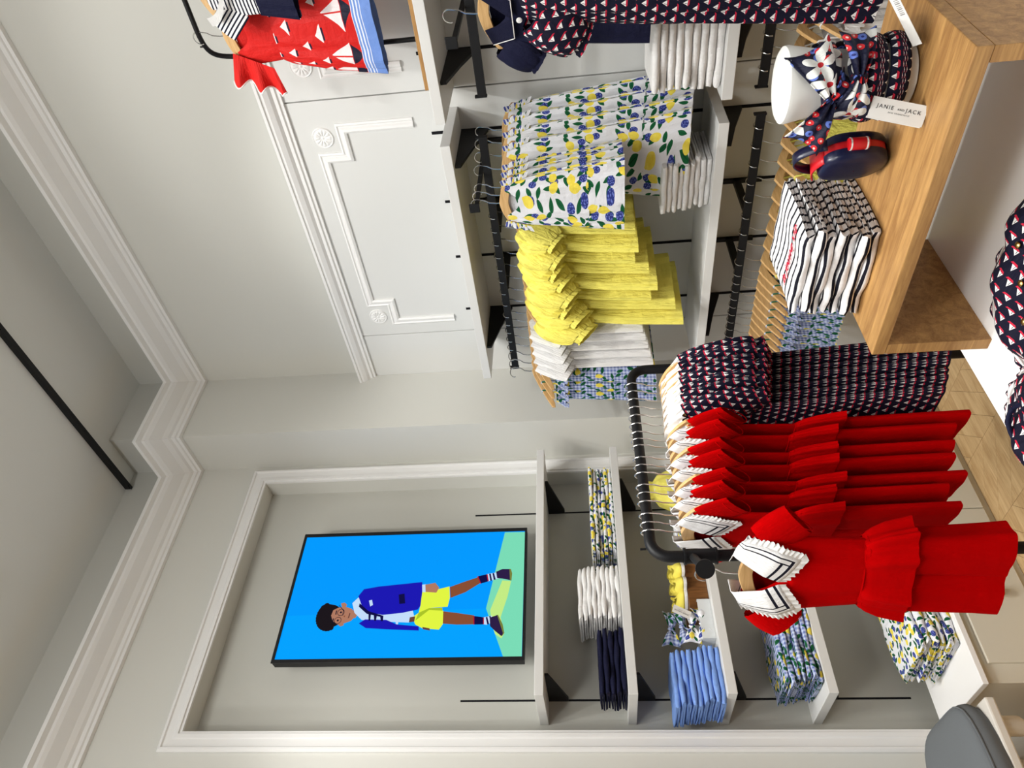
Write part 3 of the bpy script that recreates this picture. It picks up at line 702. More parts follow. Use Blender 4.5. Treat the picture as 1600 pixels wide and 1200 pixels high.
# ------------------------------------------------------------------ dress stand on the upper shelf
zs = E+.486
t = thing('shelf_stand', 'small black dress stand with wooden base on the upper shelf', 'display stand', (2.60, .905, zs))
MB().box(-.115, .075, -.32, .135, .0006, .014).build('base', oak, t, bevel=.002)
def bez(q): return tuple((1-q)**3*a+3*(1-q)**2*q*b+3*(1-q)*q*q*c+q**3*d for a, b, c, d in ((0, 0, -.055, -.065), (0, -.005, -.03, -.12), (.65, .77, .764, .762)))
MB().tube([(0, 0, .014)]+[bez(i/12) for i in range(13)]+[(-.065, -.32, .762)], .0085, 12).build('post', blackm, t, smooth=60)
MB().tube([(-.045, -.06, .762), (-.045, -.06, .782)], .003, 8).build('peg', blackm, t, smooth=60)
TH = .5
def boat_dress():
    t = thing('red_sailboat_dress', 'red sailboat border dress with ruffled shoulders on the shelf stand', 'dress', (2.535, .81, zs+.762), R0-.06)
    b = [(-.098, .1, .007, 0), (-.14, .107, .024, .004), (-.24, .098, .036, .006), (-.27, .096, .036, .005)]
    shell(MB(), b, 95, 64, 16, 7, .3, .055, .07).build('bodice', redb, t, smooth=70)
    s = shell(MB(), [(-.265, .098, .038, .004), (-.3, .115, .05, .01), (-.45, .15, .062, .017), (-.62, .175, .07, .02)], 96, 110, 24, 8, vref=-.62).build('skirt', boats, t, smooth=70)
    for q in (-1, 1):
        def ed(u, q=q): return (q*(.055+.055*u), lerp(-.014, -.036, u), lerp(-.1, -.235, u)), Vector((q*.9, -.12, .28-.55*u)).normalized()
        r = ring_ruffle(MB(), ed, .095, .02, 2.4, 60, nv=6).build('shoulder_ruffle', redb, t, smooth=70)
        pts = []
        for i in range(61):
            u = i/60; p, d = ed(u); w = .02*sin(2.4*2*PI*u); p = Vector(p)+Vector(d)*.095*(1+.12*sin(2.4*7.3*u))+Vector((0, -w, 0)); pts.append(p)
        MB().tube(pts, .003, 5).build('rickrack', whitec, r, smooth=60)
boat_dress()
hang('wooden hanger inside the red sailboat dress', (2.535, .81, zs+.762), R0-.06, 'hangers on the shelf stand', 1, HG)
TH = .5
def stripe_top():
    t = thing('striped_dress', 'navy and white striped dress partly out of view beside the red sailboat dress', 'dress', (2.45, .615, zs+.762), R0+.05)
    b = [(-.1, .1, .007, 0), (-.14, .11, .024, .003), (-.28, .112, .038, .006)]
    shell(MB(), b, 97, 56, 16, 6, .3, .055, .06).build('bodice', stripe2, t, smooth=70)
    shell(MB(), [(-.278, .116, .04, .006), (-.40, .14, .05, .012)], 98, 80, 12, 9).build('skirt', navyc, t, smooth=70)
    for s in (-1, 1): limb(MB(), (s*.085, 0, -.14), (s*.15, -.004, -.2), .045, .045, 99+s, .006, .003, flat=.36).build('sleeve', stripe2, t, smooth=70)
    MB().grid(24, 3, lambda u, v: (.1*cos(PI+PI*u)*(1+.25*v), -.036-.004*v, -.11-.07*sin(PI*u)-.012*v, u, v)).build('neck_band', whitec, t, smooth=60)
stripe_top()
hang('pale wooden hanger inside the navy striped dress', (2.45, .615, zs+.762), R0+.05, 'hangers on the shelf stand', 1, HG)
TH = 1.0
# ------------------------------------------------------------------ folded clothes on shelves
zl = E-.525
stack('white_trousers', 'trousers', whitec, 'white folded trousers', 'on the near lower wall shelf', 9, (2.64, .995, zl), R0, .26, .27, .026, 3, (.0, -.06), .006, .06)
stack('white_tee', 'tee', whitec, 'white folded tee', 'behind the lemon tops', 9, (2.63, 1.50, zl), R0, .2, .22, .021, 4, (0.0, -.35), .006, .06)
z2, z3, z4 = E-.11, E-.478, E-.842
stack('lemon_shorts', 'folded clothes', lemons, 'folded lemon print garment', 'on the second alcove shelf', 6, (1.95, 2.93, z2), 0, .46, .2, .018, 5, (0, 0), .008, .04, .006)
stack('white_leggings', 'folded clothes', whitec, 'folded white garment', 'on the second alcove shelf', 9, (1.525, 2.93, z2), 0, .24, .2, .0195, 6, (.1, .25), .006, .1, .006)
stack('navy_shorts_folded', 'folded clothes', navyc, 'folded navy garment', 'on the second alcove shelf', 5, (1.235, 2.93, z2), 0, .25, .2, .021, 7, (0, .1), .008, .06, .006)
stack('blue_tee', 'folded clothes', bluec, 'folded cornflower blue garment', 'on the third alcove shelf', 9, (1.17, 2.93, z3), 0.04, .215, .2, .0205, 8, (0, .25), .005, .05, .005)
stack('check_garment', 'folded clothes', check, 'folded blue check garment', 'on the lowest alcove shelf', 7, (1.315, 2.93, z4), 0, .36, .24, .019, 9, (0, .15), .01, .05, .009)
stack('lemon_dress_folded', 'folded clothes', lemons, 'folded lemon print garment', 'on the alcove cabinet', 6, (1.35, 2.765, cz), 0.1, .36, .27, .021, 10, (0, .3), .01, .06, .008)
stack('striped_tee', 'tee', breton, 'folded striped tee', 'on the oak riser', 7, (1.30, .955, RZ), R0-.04, .205, .2, .0195, 12, (0, .12), .004, .04, .005)
# ------------------------------------------------------------------ red rack
zr = E-.155; RY = 1.70
t = thing('clothes_rack', 'black free-standing clothes rack full of red jumpsuits and sailboat dresses', 'clothes rack', (1.36, RY, 0))
pts = []
def arc(cx, cz_, r, a0, a1, n=8): return [(cx+r*cos(lerp(a0, a1, i/n)), 0, cz_+r*sin(lerp(a0, a1, i/n))) for i in range(n+1)]
path = [(-.35, 0, .02)]+[(-.35, 0, zr-.06)]+arc(-.30, zr-.05, .05, PI, PI/2)+arc(.30, zr-.05, .05, PI/2, 0)+[(.35, 0, .02)]
MB().tube(path, .0155, 16).build('frame', blackm, t, smooth=60)
for x in (-.35, .35):
    MB().box(x-.02, x+.02, -.25, .25, 0, .02).build('foot', blackm, t, bevel=.004)
c1 = MB().tube([(-.35, 0, zr-.165), (-.35, 0, zr-.085)], .0195, 16).build('clamp', blackm, t, smooth=60)
for z in (zr-.165, zr-.085): MB().tube([(-.35, 0, z-.003), (-.35, 0, z+.003)], .0225, 16).build('collar', blackm, c1, smooth=60)
ad = Vector((-.63, -.775, 0)); a0 = Vector((-.35, 0, zr-.105))
a_ = MB().tube([a0+ad*.015, a0+ad*.2], .0105, 12).build('faceout_arm', blackm, t, smooth=60)
MB().tube([a0+ad*.2, a0+ad*.206], .0225, 24).build('end_disc', blackm, a_, smooth=40)
MB().tube([(-.325, 0, zr+.012), (-.325, 0, zr+.028)], .003, 8).build('peg', blackm, t, smooth=50)
TH = .32
rs = [red_suit(101+3*i) for i in range(3)]; protos += rs; TH = 1.0
rf = red_suit(120, .915); protos.append(rf)
af = Vector((1.36, RY, 0))+a0+ad*.165+Vector((-.012, .016, 0))
place(rf, 'red jumpsuit with white sailor collar facing out at the rack end', (af.x, af.y, af.z-.002), math.radians(-72), (.95, .9, .97), 'red jumpsuits')
hang('wooden hanger of the front red jumpsuit at the rack end', (af.x, af.y, af.z-.002), math.radians(-72), 'rack hangers', .95, HGB)
for i in range(7):
    x = 1.085+i*.049+(0, .004, -.004, .003, -.003, .004, 0)[i]; s = (1.0, .985, 1.06, 1.05, 1.07, 1.1, 1.17)[i]; rz = R0-.17+random.uniform(-.01, .01)
    place(rs[i % 3], 'red jumpsuit, %s one along the rack bar' % ORD[i], (x, RY, zr), rz, (1.0+.05*i/8+.02*(i % 2), 1, s), 'red jumpsuits')
    hang('wooden hanger of the %s red jumpsuit along the rack bar' % ORD[i], (x, RY, zr), rz, 'rack hangers')
for i in range(7):
    x = 1.43+i*.034; rz = R0-.13+random.uniform(-.008, .008)
    place(bd[i % 3], 'sailboat print dress, %s one after the red jumpsuits' % ORD[i], (x, RY, zr), rz, (1+.04*(i % 2), 1, 1.06+.02*i), 'sailboat print dresses')
    hang('wooden hanger of the %s sailboat print dress on the rack' % ORD[i], (x, RY, zr), rz, 'rack hangers')
for i in range(4):                                                  # empty hangers squeezed in between
    hang('bare wooden hanger on the rack bar, %s from the near end' % ORD[i], (1.1095+i*.098, RY, zr), R0-.15, 'spare rack hangers', (1, .8, .98), HGB)
# ------------------------------------------------------------------ television with its picture
TVC = dict(mint=(122, 220, 182), lime=(196, 236, 132), blue2=(0, 162, 255), hair=(26, 20, 26), skin=(176, 122, 98), skind=(136, 78, 50), white=(196, 222, 250), navy=(26, 22, 178), navyd=(14, 12, 70), lemon=(226, 246, 66), lemond=(170, 196, 40), brown=(104, 66, 58), red=(176, 24, 44), shoe=(44, 28, 70), sole=(120, 130, 60), dark=(24, 20, 40), blue=(0, 154, 255))
def emis(name, c, k=1.0):
    a = M('screen_'+name, 1.0, .0); a.b.inputs['Base Color'].default_value = (0.002, .002, .002, 1)
    a.b.inputs['Emission Color'].default_value = rgb(*c); a.b.inputs['Emission Strength'].default_value = k; return a.mat
TVM = {k: emis(k, c) for k, c in TVC.items()}
PIC = [('mint',[(308,-453),(307,-551),(-317,-550),(-316,-471),(-89,-383)]),('lime',[(-98,-402),(49,-451),(44,-492),(-31,-479),(-133,-451),(-207,-471),(-231,-459),(-206,-423)]),('blue2',[(-107,543),(-89,-383),(-316,-471),(-308,543)]),('hair',[(-117,387),(-86,399),(-60,389),(-51,361),(-57,326),(-71,298),(-110,290),(-153,290),(-169,319),(-164,357),(-147,380)]),('skin',[(-83,329),(-71,307),(-67,274),(-78,242),(-98,224),(-120,222),(-137,235),(-149,266),(-152,298),(-135,322),(-109,334)]),('skin',[(-49,299),(-46,282),(-57,269),(-70,273),(-71,290)]),('skin',[(-153,294),(-146,270),(-157,264),(-163,279)]),('skin',[(-85,245),(-86,224),(-103,209),(-124,217),(-120,234)]),('white',[(-50,245),(-24,223),(-7,201),(-87,162),(-87,-44),(-125,-58),(-150,-37),(-144,70),(-133,186),(-98,226)]),('navy',[(-15,223),(20,202),(32,132),(50,-73),(0,-79),(-66,-81),(-88,-69),(-103,3),(-111,92),(-96,156),(-73,193)]),('navy',[(-150,196),(-131,170),(-135,71),(-158,19),(-169,-83),(-189,-86),(-180,64),(-173,159)]),('navyd',[(-51,210),(-91,161),(-114,91),(-123,90),(-104,167),(-68,211)]),('navyd',[(-12,31),(-7,4),(-56,-6),(-59,21)]),('white',[(-39,168),(-35,154),(-61,145),(-68,157)]),('navyd',[(-102,159),(-100,147),(-137,145),(-137,153)]),('navyd',[(-106,134),(-107,117),(-139,118),(-139,126)]),('navyd',[(-112,104),(-114,87),(-141,85),(-141,95)]),('white',[(-124,32),(-128,14),(-158,13),(-157,23)]),('lemon',[(0,-79),(12,-156),(24,-205),(-34,-212),(-77,-206),(-82,-121),(-104,-75),(-66,-79)]),('lemon',[(-125,-49),(-104,-75),(-88,-122),(-96,-188),(-161,-192),(-186,-177),(-178,-100),(-159,-66)]),('lemond',[(-104,-75),(-82,-121),(-81,-182),(-96,-184),(-91,-122),(-142,-64)]),('brown',[(-125,-37),(-121,-61),(-146,-60),(-149,-36)]),('white',[(36,-74),(38,-92),(-3,-94),(-1,-79)]),('skin',[(36,-89),(44,-136),(19,-157),(-6,-146),(-1,-95)]),('brown',[(-172,-100),(-179,-133),(-190,-138),(-183,-105)]),('skind',[(21,-207),(45,-270),(68,-336),(38,-349),(-7,-282),(-34,-215)]),('skind',[(-99,-188),(-108,-250),(-122,-331),(-164,-334),(-164,-255),(-158,-192)]),('navyd',[(72,-332),(83,-379),(46,-387),(34,-349)]),('navyd',[(-124,-327),(-132,-376),(-165,-378),(-165,-330)]),('white',[(83,-379),(91,-424),(59,-434),(46,-387)]),('white',[(-132,-376),(-124,-411),(-153,-422),(-167,-390),(-165,-378)]),('navyd',[(84,-387),(85,-395),(49,-403),(48,-395)]),('navyd',[(87,-403),(88,-410),(54,-420),(52,-411)]),('navyd',[(-132,-384),(-129,-391),(-164,-401),(-166,-393)]),('navyd',[(-127,-399),(-125,-405),(-156,-415),(-159,-410)]),('red',[(72,-332),(74,-336),(35,-353),(34,-349)]),('red',[(-124,-327),(-124,-332),(-165,-335),(-165,-330)]),('red',[(82,-375),(83,-380),(46,-388),(45,-383)]),('red',[(-131,-372),(-132,-376),(-165,-378),(-165,-374)]),('shoe',[(94,-420),(108,-449),(107,-486),(84,-494),(48,-492),(58,-451),(61,-426)]),('shoe',[(-134,-402),(-122,-435),(-166,-456),(-207,-468),(-221,-459),(-198,-431),(-174,-406)]),('sole',[(108,-482),(107,-489),(84,-496),(47,-494),(48,-487)]),('sole',[(-122,-435),(-121,-439),(-166,-462),(-207,-471),(-222,-460),(-207,-465)]),('dark',[(-58,309),(-58,306),(-84,279),(-110,277),(-110,280),(-86,282)])]
t = thing('television', 'portrait wall television showing a boy in a navy blazer on blue', 'television', (1.6315, 3.0, E+.872))
MB().box(-.328, .328, .0, .045, -.56, .56).build('casing', blackm, t, bevel=.003)
fr = MB()
for x0, x1, z0, z1 in ((-.33, -.313, -.562, .562), (.313, .33, -.562, .562), (-.313, .313, -.562, -.551), (-.313, .313, .549, .562)): fr.box(x0, x1, -.006, -.0003, z0, z1)
fr.build('bezel', blackm, t, bevel=.001)
MB().box(-.2, .2, .046, .118, -.25, .25).build('wall_mount', blackm, t)
sc = MB().box(-.3125, .3125, -.0025, -.0004, -.5505, .5485).build('screen', TVM['blue'], t)
names = list(TVC); pm = MB()
def pic(pts, n, lay):
    pts = [Vector((x/1000, -.0028-.00001*lay, z/1000)) for x, z in pts]; c = sum(((pts[i]-pts[0]).cross(pts[i-1]-pts[0]) for i in range(1, len(pts))), Vector())
    pm.add(pts if c.y > 0 else pts[::-1], [tuple(range(len(pts)))], names.index(n))
for i, (n, p) in enumerate(PIC): pic(p, n, i+1)
circ = lambda x, z, r, k=14: [(x+r*cos(2*PI*i/k), z+r*sin(2*PI*i/k)) for i in range(k)]
for j in range(16):                                                # curls round the head
    a = .5+j*.2; pic(circ(-112+62*cos(a)*.98, 340+52*sin(a), 13, 9), 'hair', 60+j)
L = 90
for ex, ez in ((-95, 290), (-134, 297)):
    for k in range(20):                                             # round spectacles
        a0, a1 = 2*PI*k/20, 2*PI*(k+1)/20
        pic([(ex+17*cos(a0), ez+17*sin(a0)), (ex+17*cos(a1), ez+17*sin(a1)), (ex+14.5*cos(a1), ez+14.5*sin(a1)), (ex+14.5*cos(a0), ez+14.5*sin(a0))], 'dark', L)
    pic(circ(ex, ez, 5), 'dark', L+1); pic([(ex-13, ez+20), (ex+11, ez+20), (ex+9, ez+25), (ex-9, ez+25)], 'dark', L+2)
pic([(-125, 252), (-99, 249), (-101, 244), (-122, 246)], 'brown', L); pic([(-120, 268), (-110, 266), (-113, 275)], 'skind', L)
pm.build('picture', [TVM[n] for n in names], sc)
# ------------------------------------------------------------------ lettering helper
def text_mesh(name, body, size, mat, parent, mtx, shear=0, spacing=1.0, depth=.0002):
    cu = bpy.data.curves.new(name, 'FONT'); cu.body = body; cu.size = size; cu.align_x = 'CENTER'; cu.align_y = 'CENTER'; cu.extrude = depth; cu.shear = shear; cu.space_character = spacing
    o = bpy.data.objects.new(name, cu); COL.objects.link(o); bpy.context.view_layer.update()
    me = bpy.data.meshes.new_from_object(o.evaluated_get(bpy.context.evaluated_depsgraph_get())); bpy.data.objects.remove(o)
    me.materials.clear(); me.materials.append(mat); q = bpy.data.objects.new(name, me); COL.objects.link(q); q.parent = parent; q.matrix_local = mtx; return q
def basis(X, Y, o):
    X = Vector(X).normalized(); Y = Vector(Y); Y = (Y-X*Y.dot(X)).normalized(); Z = X.cross(Y)
    mm = Matrix((X, Y, Z)).transposed().to_4x4(); mm.translation = Vector(o); return mm
card_m = plain('card_stock', rgb(238, 236, 232), .55, .3, 60, .02); ink = plain('grey_ink', rgb(60, 58, 60), .7, .2, 60, .02); inkl = plain('pale_ink', rgb(150, 148, 146), .7, .2, 60, .02); inkr = plain('red_thread', rgb(206, 38, 66), .7, .2, 60, .1)
def brand_card(name, label, mtx, w=.088, h=.034):
    c = thing(name, label, 'card'); c.matrix_world = mtx
    MB().box(-w/2, w/2, -h/2, h/2, -.0014, 0).build('front', card_m, c)
    b = MB().prism([(-w/2, h/2, -.0016), (w/2, h/2, -.0016), (w/2, -h/2, -.012), (-w/2, -h/2, -.012)], (0, 0, -.0012)).build('back', card_m, c)
    I = Matrix.Translation
    text_mesh('lettering', 'JANIE', h*.26, ink, c, I((-w*.24, h*.1, .0003)), 0, 1.3); text_mesh('lettering', 'AND', h*.13, ink, c, I((w*.045, h*.08, .0003)), 0, 1.3); text_mesh('lettering', 'JACK', h*.26, ink, c, I((w*.27, h*.1, .0003)), 0, 1.3)
    text_mesh('lettering', 'SAN FRANCISCO', h*.1, inkl, c, I((w*.03, -h*.13, .0003)), 0, 1.4)
    return c
# ------------------------------------------------------------------ headband bust on the riser
BC = Vector((1.292, .590, RZ))
b = thing('headband_bust', 'white oval headband form standing on the oak riser', 'display form', BC)
MB().lathe([(.05, .0006), (.056, .004), (.056, .02), (.052, .06), (.051, .10), (.055, .15), (.064, .195), (.0665, .207), (.0655, .213), (.06, .2165), (.03, .2172), (.002, .2174)], 48, (0, 0, 0), .92, 1.0).build('form', plain('form_lacquer', rgb(236, 236, 232), .4, .4, 60, .02), b, smooth=40)
def padband(label, z, tilt):
    t = thing('headband', label, 'headband', BC+Vector((0, 0, z)), 0, 'headbands on the white form')
    def fn(u, v):
        a = 2*PI*u; q = 2*PI*v; R = .067+.0*cos(a); r = .0125; return ((R+r*.55*cos(q))*cos(a)*.95, (R+r*.55*cos(q))*sin(a), r*1.35*sin(q)+tilt*cos(a), u*.45, q*.0105)
    MB().grid(64, 12, fn, cu=True, cv=True).build('band', sails, t, smooth=70)
padband('padded sailboat print headband, lowest on the white form', .032, -.006); padband('padded sailboat print headband just above the lowest one', .07, -.004)
def bow_band(label, z, ang, kn, lobes):
    t = thing('bow_headband', label, 'headband', BC+Vector((0, 0, z)), ang, 'headbands on the white form'); R = .0645
    def band(u, v):
        a = 2*PI*u; w = .011*(1+.4*abs(sin(a))); return ((R+.002*sin(PI*v))*cos(a)*.98, (R+.002*sin(PI*v))*sin(a), lerp(-w, w, v)+.002*sin(9*a), u*.4, v*.03)
    MB().grid(64, 6, band, cu=True).build('band', floral, t, smooth=70, solid=.0015)
    K = Vector((kn, -math.sqrt(max(0, R*R-kn*kn))-.007, 0))
    kk = MB().grid(20, 10, lambda u, v: (K.x+.009*cos(2*PI*u)*sin(PI*v)+.0, K.y+.009*sin(2*PI*u)*sin(PI*v), K.z+.014*cos(PI*v), u*.05, v*.04), cu=True).build('knot', floral, t, smooth=70)
    for i, (dx, dz, ln, hw) in enumerate(lobes):
        D = Vector((dx, 0, dz)).normalized(); Nn = Vector((-D.z, 0, D.x))
        def lobe(u, v, i=i, D=D, Nn=Nn, ln=ln, hw=hw):
            s = u; h = .005+hw*s**.75; q = 2*v-1
            p = K+D*(ln*s*(1-.12*(1-q*q)*s+.0))+Nn*(h*q)+Vector((0, -.004-.016*sin(PI*min(1, s*.9))*(1-.4*q*q)+.006*sin(q*7+i*2)*(1-s*.3)+.022*s*s, 0)); return (p.x, p.y, p.z, s*ln+i*.2, h*q)
        MB().grid(18, 15, lobe).build('bow_loop', floral, t, smooth=70, solid=.0016)
bow_band('navy floral bow headband at the top of the white form', .146, -1.15, -.03, ((-.75, .45, .085, .03), (.9, .42, .10, .034), (.55, -.6, .05, .02)))
bow_band('navy floral bow headband below the topmost bow on the white form', .106, -1.15, .004, ((.93, .05, .075, .024), (-.95, .1, .068, .028), (-.62, .2, .06, .02)))
brand_card('sign_card', 'small white lettered card leaning on the sailboat headbands', basis((-.34, .16, -1), (.60, -.80, .3), (1.196, .608, E-.548)))
t = thing('price_tag', 'long white barcode tag hanging off the sailboat headbands', 'tag'); t.matrix_world = basis((.25, -.62, .42), (.62, .3, .2), (1.275, .455, E-.528))
MB().box(-.085, .05, -.011, .011, -.0006, 0).build('strip', card_m, t)
bars = MB()
for i in range(11): bars.box(-.03+i*.0032, -.03+i*.0032+(.0012 if i % 3 else .002), -.007, .004, 0, .0002)
bars.build('barcode', inkl, t)
# ------------------------------------------------------------------ purse
pn = plain('navy_leather', rgb(14, 18, 52), .3, .5, 300, .1); pr = plain('red_leather', rgb(204, 22, 32), .35, .5, 300, .1)
p = thing('purse', 'small navy and red half-moon purse beside the white form', 'purse', (1.285, .742, RZ), R0-.62); p.scale = (1, 1, .93)
def outline(k=1.0, n=40):
    o = []
    for i in range(n):
        a = 2*PI*i/n; e = 3.2 if sin(a) > 0 else 2.2; r = (abs(cos(a))**e+abs(sin(a))**e)**(-1/e); o.append((.052*k*r*cos(a), .0655+.0645*k*r*sin(a)))
    return o
def pshell(y0, y1, bul, k0):
    mb = MB(); O = outline(1.0); n = len(O); rings = [(1.0, y1), (1.0, y0), (.96, y0-bul*.5), (.85, y0-bul*.8), (.5, y0-bul), (.02, y0-bul)]
    V = [(x*k, y, .0655+(z-.0655)*k) for k, y in rings for x, z in O]
    mb.add(V, [(i*n+j, i*n+(j+1) % n, (i+1)*n+(j+1) % n, (i+1)*n+j) for i in range(len(rings)-1) for j in range(n)]); return mb
pshell(-.012, .0, .012, 1).build('front', pn, p, smooth=40, fix=True)
pb = pshell(.024, .013, -.012, 1).build('back', pn, p, smooth=40, fix=True)
mb = MB(); O = outline(.97); n = len(O); mb.add([(x, y, z) for y in (-.003, .016) for x, z in O], [(j, (j+1) % n, n+(j+1) % n, n+j) for j in range(n)]); mb.build('gusset', pr, p, smooth=50, fix=True)
MB().grid(14, 4, lambda u, v: (lerp(-.056, .02, u), lerp(-.014, .026, v), .128+.012*sin(PI*u)-.002*v, u, v)).build('flap', pr, p, smooth=60, solid=.003)
MB().grid(22, 3, lambda u, v: (-.045+.1*u, .006+.02*(v-.5), .132+.05*sin(u*PI)**.7, u, v)).build('strap', pn, p, smooth=60, solid=.003)
c = MB().lathe([(.0105, 0), (.0115, .002), (.0115, .036), (.0105, .038)], 20); c.v = [(.056+a, .004+b_, .055+z) for a, b_, z in c.v]; c = c.build('charm', pr, p, smooth=40)
for z in (.058, .088): 
    q = MB().lathe([(.0118, 0), (.0118, .003)], 20); q.v = [(.056+a, .004+b_, z+zz) for a, b_, zz in q.v]; q.build('charm_band', whitec, c, smooth=40)
# script on the uppermost striped tee
top = [o for o in bpy.data.objects if o.get('label', '').startswith('folded striped tee, topmost')][0]
text_mesh('script', 'la jeune vie', .036, inkr, top, basis((1, 0, 0), (0, 1, 0), (.005, -.035, .0225)), .35, .95, .0003)
# ------------------------------------------------------------------ rumpled sailboat blouses on the white table
gold = brass
def rumple(label, loc, rx, ry, h, seed, rz=0, name='sailboat_blouse'):
    rn = random.Random(seed); ph = [rn.uniform(0, 6.28) for _ in range(6)]
    t = thing(name, label, 'blouse', loc, rz, 'sailboat blouses on the white table')
    def fn(u, v):
        a = 2*PI*u; e = 3; r = (abs(cos(a))**e+abs(sin(a))**e)**(-1/e); k = 1+.035*sin(7*a+ph[0])+.02*sin(13*a+ph[1])
        x = rx*r*k*v*cos(a); y = ry*r*k*v*sin(a); z = h*(1-v**5)+.0015
        z += .008*(sin(x*38+y*17+ph[2])+.7*sin(y*52-x*21+ph[3]))*(1-v**6)*min(1, v*3)
        return (x, y, max(.0012, z), x, y)
    b = MB().grid(72, 22, fn, cu=True).build('body', sailp, t, smooth=70)
    def fr_(u, v):
        a = 2*PI*u; e = 3; r = (abs(cos(a))**e+abs(sin(a))**e)**(-1/e); w = sin(22*a); k = 1.0+.035*v
        return (rx*r*k*cos(a), ry*r*k*sin(a), .008+.006*v*(.5+.5*w)-.004*v+.003*sin(9*a+ph[4]), u*1.2, v*.03)
    MB().grid(180, 3, fr_, cu=True).build('frill', sailp, t, smooth=70)
    return t, fn
t, fn = rumple('rumpled sailboat print blouse with gold buttons inside the riser opening', (1.03, .845, tz), .145, .175, .045, 5)
for i in range(3):
    k = MB().lathe([(.003, 0), (.006, .001), (.0065, .003), (.004, .005)], 14, (.05-.05*i, -.03+.045*i, .049)); k.build('button', gold, t, smooth=50)
t, fn = rumple('sailboat print blouse with navy neck binding near the table corner', (.86, 1.065, tz), .125, .08, .03, 9, .0)
MB().tube([(.07*cos(a)-.01, .045*sin(a)+.0, .036+.004*sin(3*a)) for a in [i*PI/14 for i in range(28)]], .0045, 8, closed=True).build('neck_binding', navyc, t, smooth=60)
# ------------------------------------------------------------------ third alcove shelf: block, shoes, bows, hat, bag
darkoak = woodmat('dark_block', rgb(92, 56, 24), rgb(140, 92, 46), 2, 14)
t = tag(MB().box(-.13, .13, -.09, .09, .0005, .085).build('display_block', darkoak, None, bevel=.003), 'dark wooden display block under the yellow shoes', 'block'); t.location = (1.575, 2.95, z3)
shoeu = plain('yellow_canvas', rgb(236, 220, 96), .8, .2, 500, .3); shoes_ = plain('shoe_sole', rgb(228, 226, 224), .6, .3, 100, .05)
def shoe():
    t = thing('shoe', 'x', 'shoe')
    foot = lambda s: .021+.011*sin(PI*min(1, s*1.15))**.8+.006*s          # half width heel to toe
    def outl(k, n=36):
        o = []
        for i in range(n):
            a = 2*PI*i/n; s = .5+.5*cos(a); o.append((foot(s)*k*(abs(sin(a))**.8)*(1 if sin(a) > 0 else -1), -.065*cos(a)*k))
        return o
    mb = MB(); O = outl(1.05); mb.prism([(x, y, 0) for x, y in O], (0, 0, .012)); mb.build('sole', shoes_, t, bevel=.002)
    def up(u, v):
        a = 2*PI*u; s = .5+.5*cos(a); x = foot(s)*(abs(sin(a))**.8)*(1 if sin(a) > 0 else -1); y = -.065*cos(a)
        hh = lerp(.046, .026, s); k = 1-.55*v**2.2 if s > .3 else 1-.25*v
        return (x*k, y*(k if s > .3 else 1)+(-.0 if s > .3 else .002*v), .0122+hh*v**.8, u*.3, v*.05)
    MB().grid(40, 9, up, cu=True).build('upper', shoeu, t, smooth=60, solid=.002)
    bw = MB()
    for q in (-1, 1): bw.grid(8, 6, lambda u, v, q=q: (q*(.004+.022*u), -.012+.004*sin(PI*v)*u, .046+(.004+.012*u)*(2*v-1)*.7+.006*sin(PI*u), u, v))
    bw.build('bow', shoeu, t, smooth=60, solid=.0015)
    return t
SH = shoe(); protos.append(SH)
for i, (x, y, z, r, tl, l) in enumerate(((1.645, 2.90, .085, -.3, 0, 'yellow bow canvas shoe at the right front of the dark block'), (1.575, 2.90, .085, -.15, 0, 'yellow bow canvas shoe second from the right on the block'), (1.51, 2.93, .085, .3, 0, 'yellow bow canvas shoe at the left end of the dark block'), (1.60, 3.04, .0, 1.2, 0, 'yellow bow canvas shoe behind the dark block'))):
    dup(SH, l, (x, y, z3+z+.0006), r, 1.12, 'yellow shoes on the third shelf')
acr = M('clear_acrylic', .08, .5); acr.b.inputs['Base Color'].default_value = (.92, .94, .94, 1); acr.b.inputs['Transmission Weight'].default_value = .35; acr.b.inputs['IOR'].default_value = 1.2
t = thing('accessory_tray', 'clear tray of hair bows beside the blue folded stack', 'tray', (1.40, 2.92, z3))
MB().box(-.085, .085, -.08, .08, .0006, .004).build('bottom', acr.mat, t)
for a in ((-.085, -.082, -.08, .08), (.082, .085, -.08, .08)): MB().box(*a, .0045, .055).build('wall', acr.mat, t)
for a in ((-.0815, .0815, -.08, -.077), (-.0815, .0815, .077, .08)): MB().box(*a, .0045, .055).build('wall', acr.mat, t)
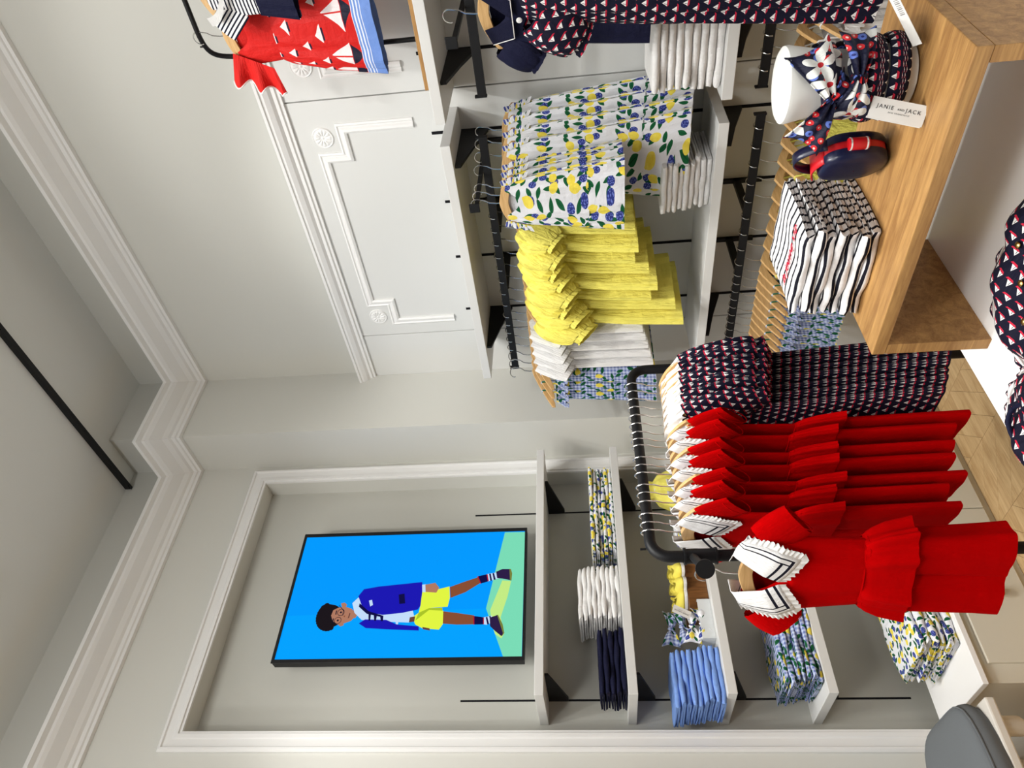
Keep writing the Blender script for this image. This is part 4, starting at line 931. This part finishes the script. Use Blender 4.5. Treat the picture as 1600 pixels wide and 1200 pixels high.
def hair_bow(mat, label, loc, rz, tilt, sc=1.0):
    t = thing('hair_bow', label, 'hair bow', loc, rz, 'hair bows in the clear tray'); t.rotation_euler = (0, tilt, rz); t.scale = (sc, sc, sc)
    for q in (-1, 1): MB().grid(14, 12, lambda u, v, q=q: (q*(.004+.06*u*(1-.1*sin(PI*v))), -.004-.014*sin(PI*u)+.003*sin(9*v+q), (.006+.026*u**.7)*(2*v-1), q*u*.08+.3, v*.06)).build('bow_loop', mat, t, smooth=70, solid=.0014)
    MB().grid(16, 8, lambda u, v: (.007*cos(2*PI*u)*sin(PI*v), -.006+.008*sin(2*PI*u)*sin(PI*v), .013*cos(PI*v), u*.05, v*.04), cu=True).build('knot', mat, t, smooth=70)
hair_bow(check, 'blue check hair bow standing highest in the clear tray', (1.395, 2.93, z3+.165), 0, .12, 1.2)
hair_bow(check, 'blue check hair bow tilted below the highest bow in the tray', (1.39, 2.90, z3+.122), .1, -.2, 1.2)
hair_bow(lemons, 'lemon print hair bow at the front of the clear tray', (1.38, 2.875, z3+.085), 0, .1, 1.15)
hair_bow(lemons, 'lemon print hair bow lying lowest in the clear tray', (1.385, 2.86, z3+.045), -.05, -.1, 1.1)
brand_card('tray_card', 'small white lettered card tucked among the hair bows', basis((.35, -.25, .9), (-.93, .05, .35), (1.42, 2.82, z3+.125)), .075, .032)
t = thing('sun_hat', 'lemon print sun hat lying behind the rack on the third shelf', 'hat', (1.86, 2.93, z3))
MB().lathe([(.115, .001), (.116, .004), (.085, .012), (.075, .02), (.072, .06), (.06, .085), (.03, .097), (.004, .1)], 32).build('crown', lemons, t, smooth=60)
t = thing('drawstring_bag', 'yellow gathered bag on the third shelf behind the rack hangers', 'bag', (2.10, 2.92, z3))
shell(MB(), [(.19, .05, .03, .006), (.165, .045, .026, .004), (.15, .075, .045, .008), (.08, .11, .06, .008), (.02, .115, .062, .006), (.0015, .1, .05, .003)], 7, 64, 18, 9).build('body', yellowc, t, smooth=70)
MB().tube([(.047*cos(a), .028*sin(a), .163) for a in [i*PI/10 for i in range(20)]], .003, 6, closed=True).build('cord', whitec, t, smooth=60)
# ------------------------------------------------------------------ remove the master copies
for r in protos:
    for ch in list(r.children):
        for g in list(ch.children): bpy.data.objects.remove(g)
        bpy.data.objects.remove(ch)
    bpy.data.objects.remove(r)
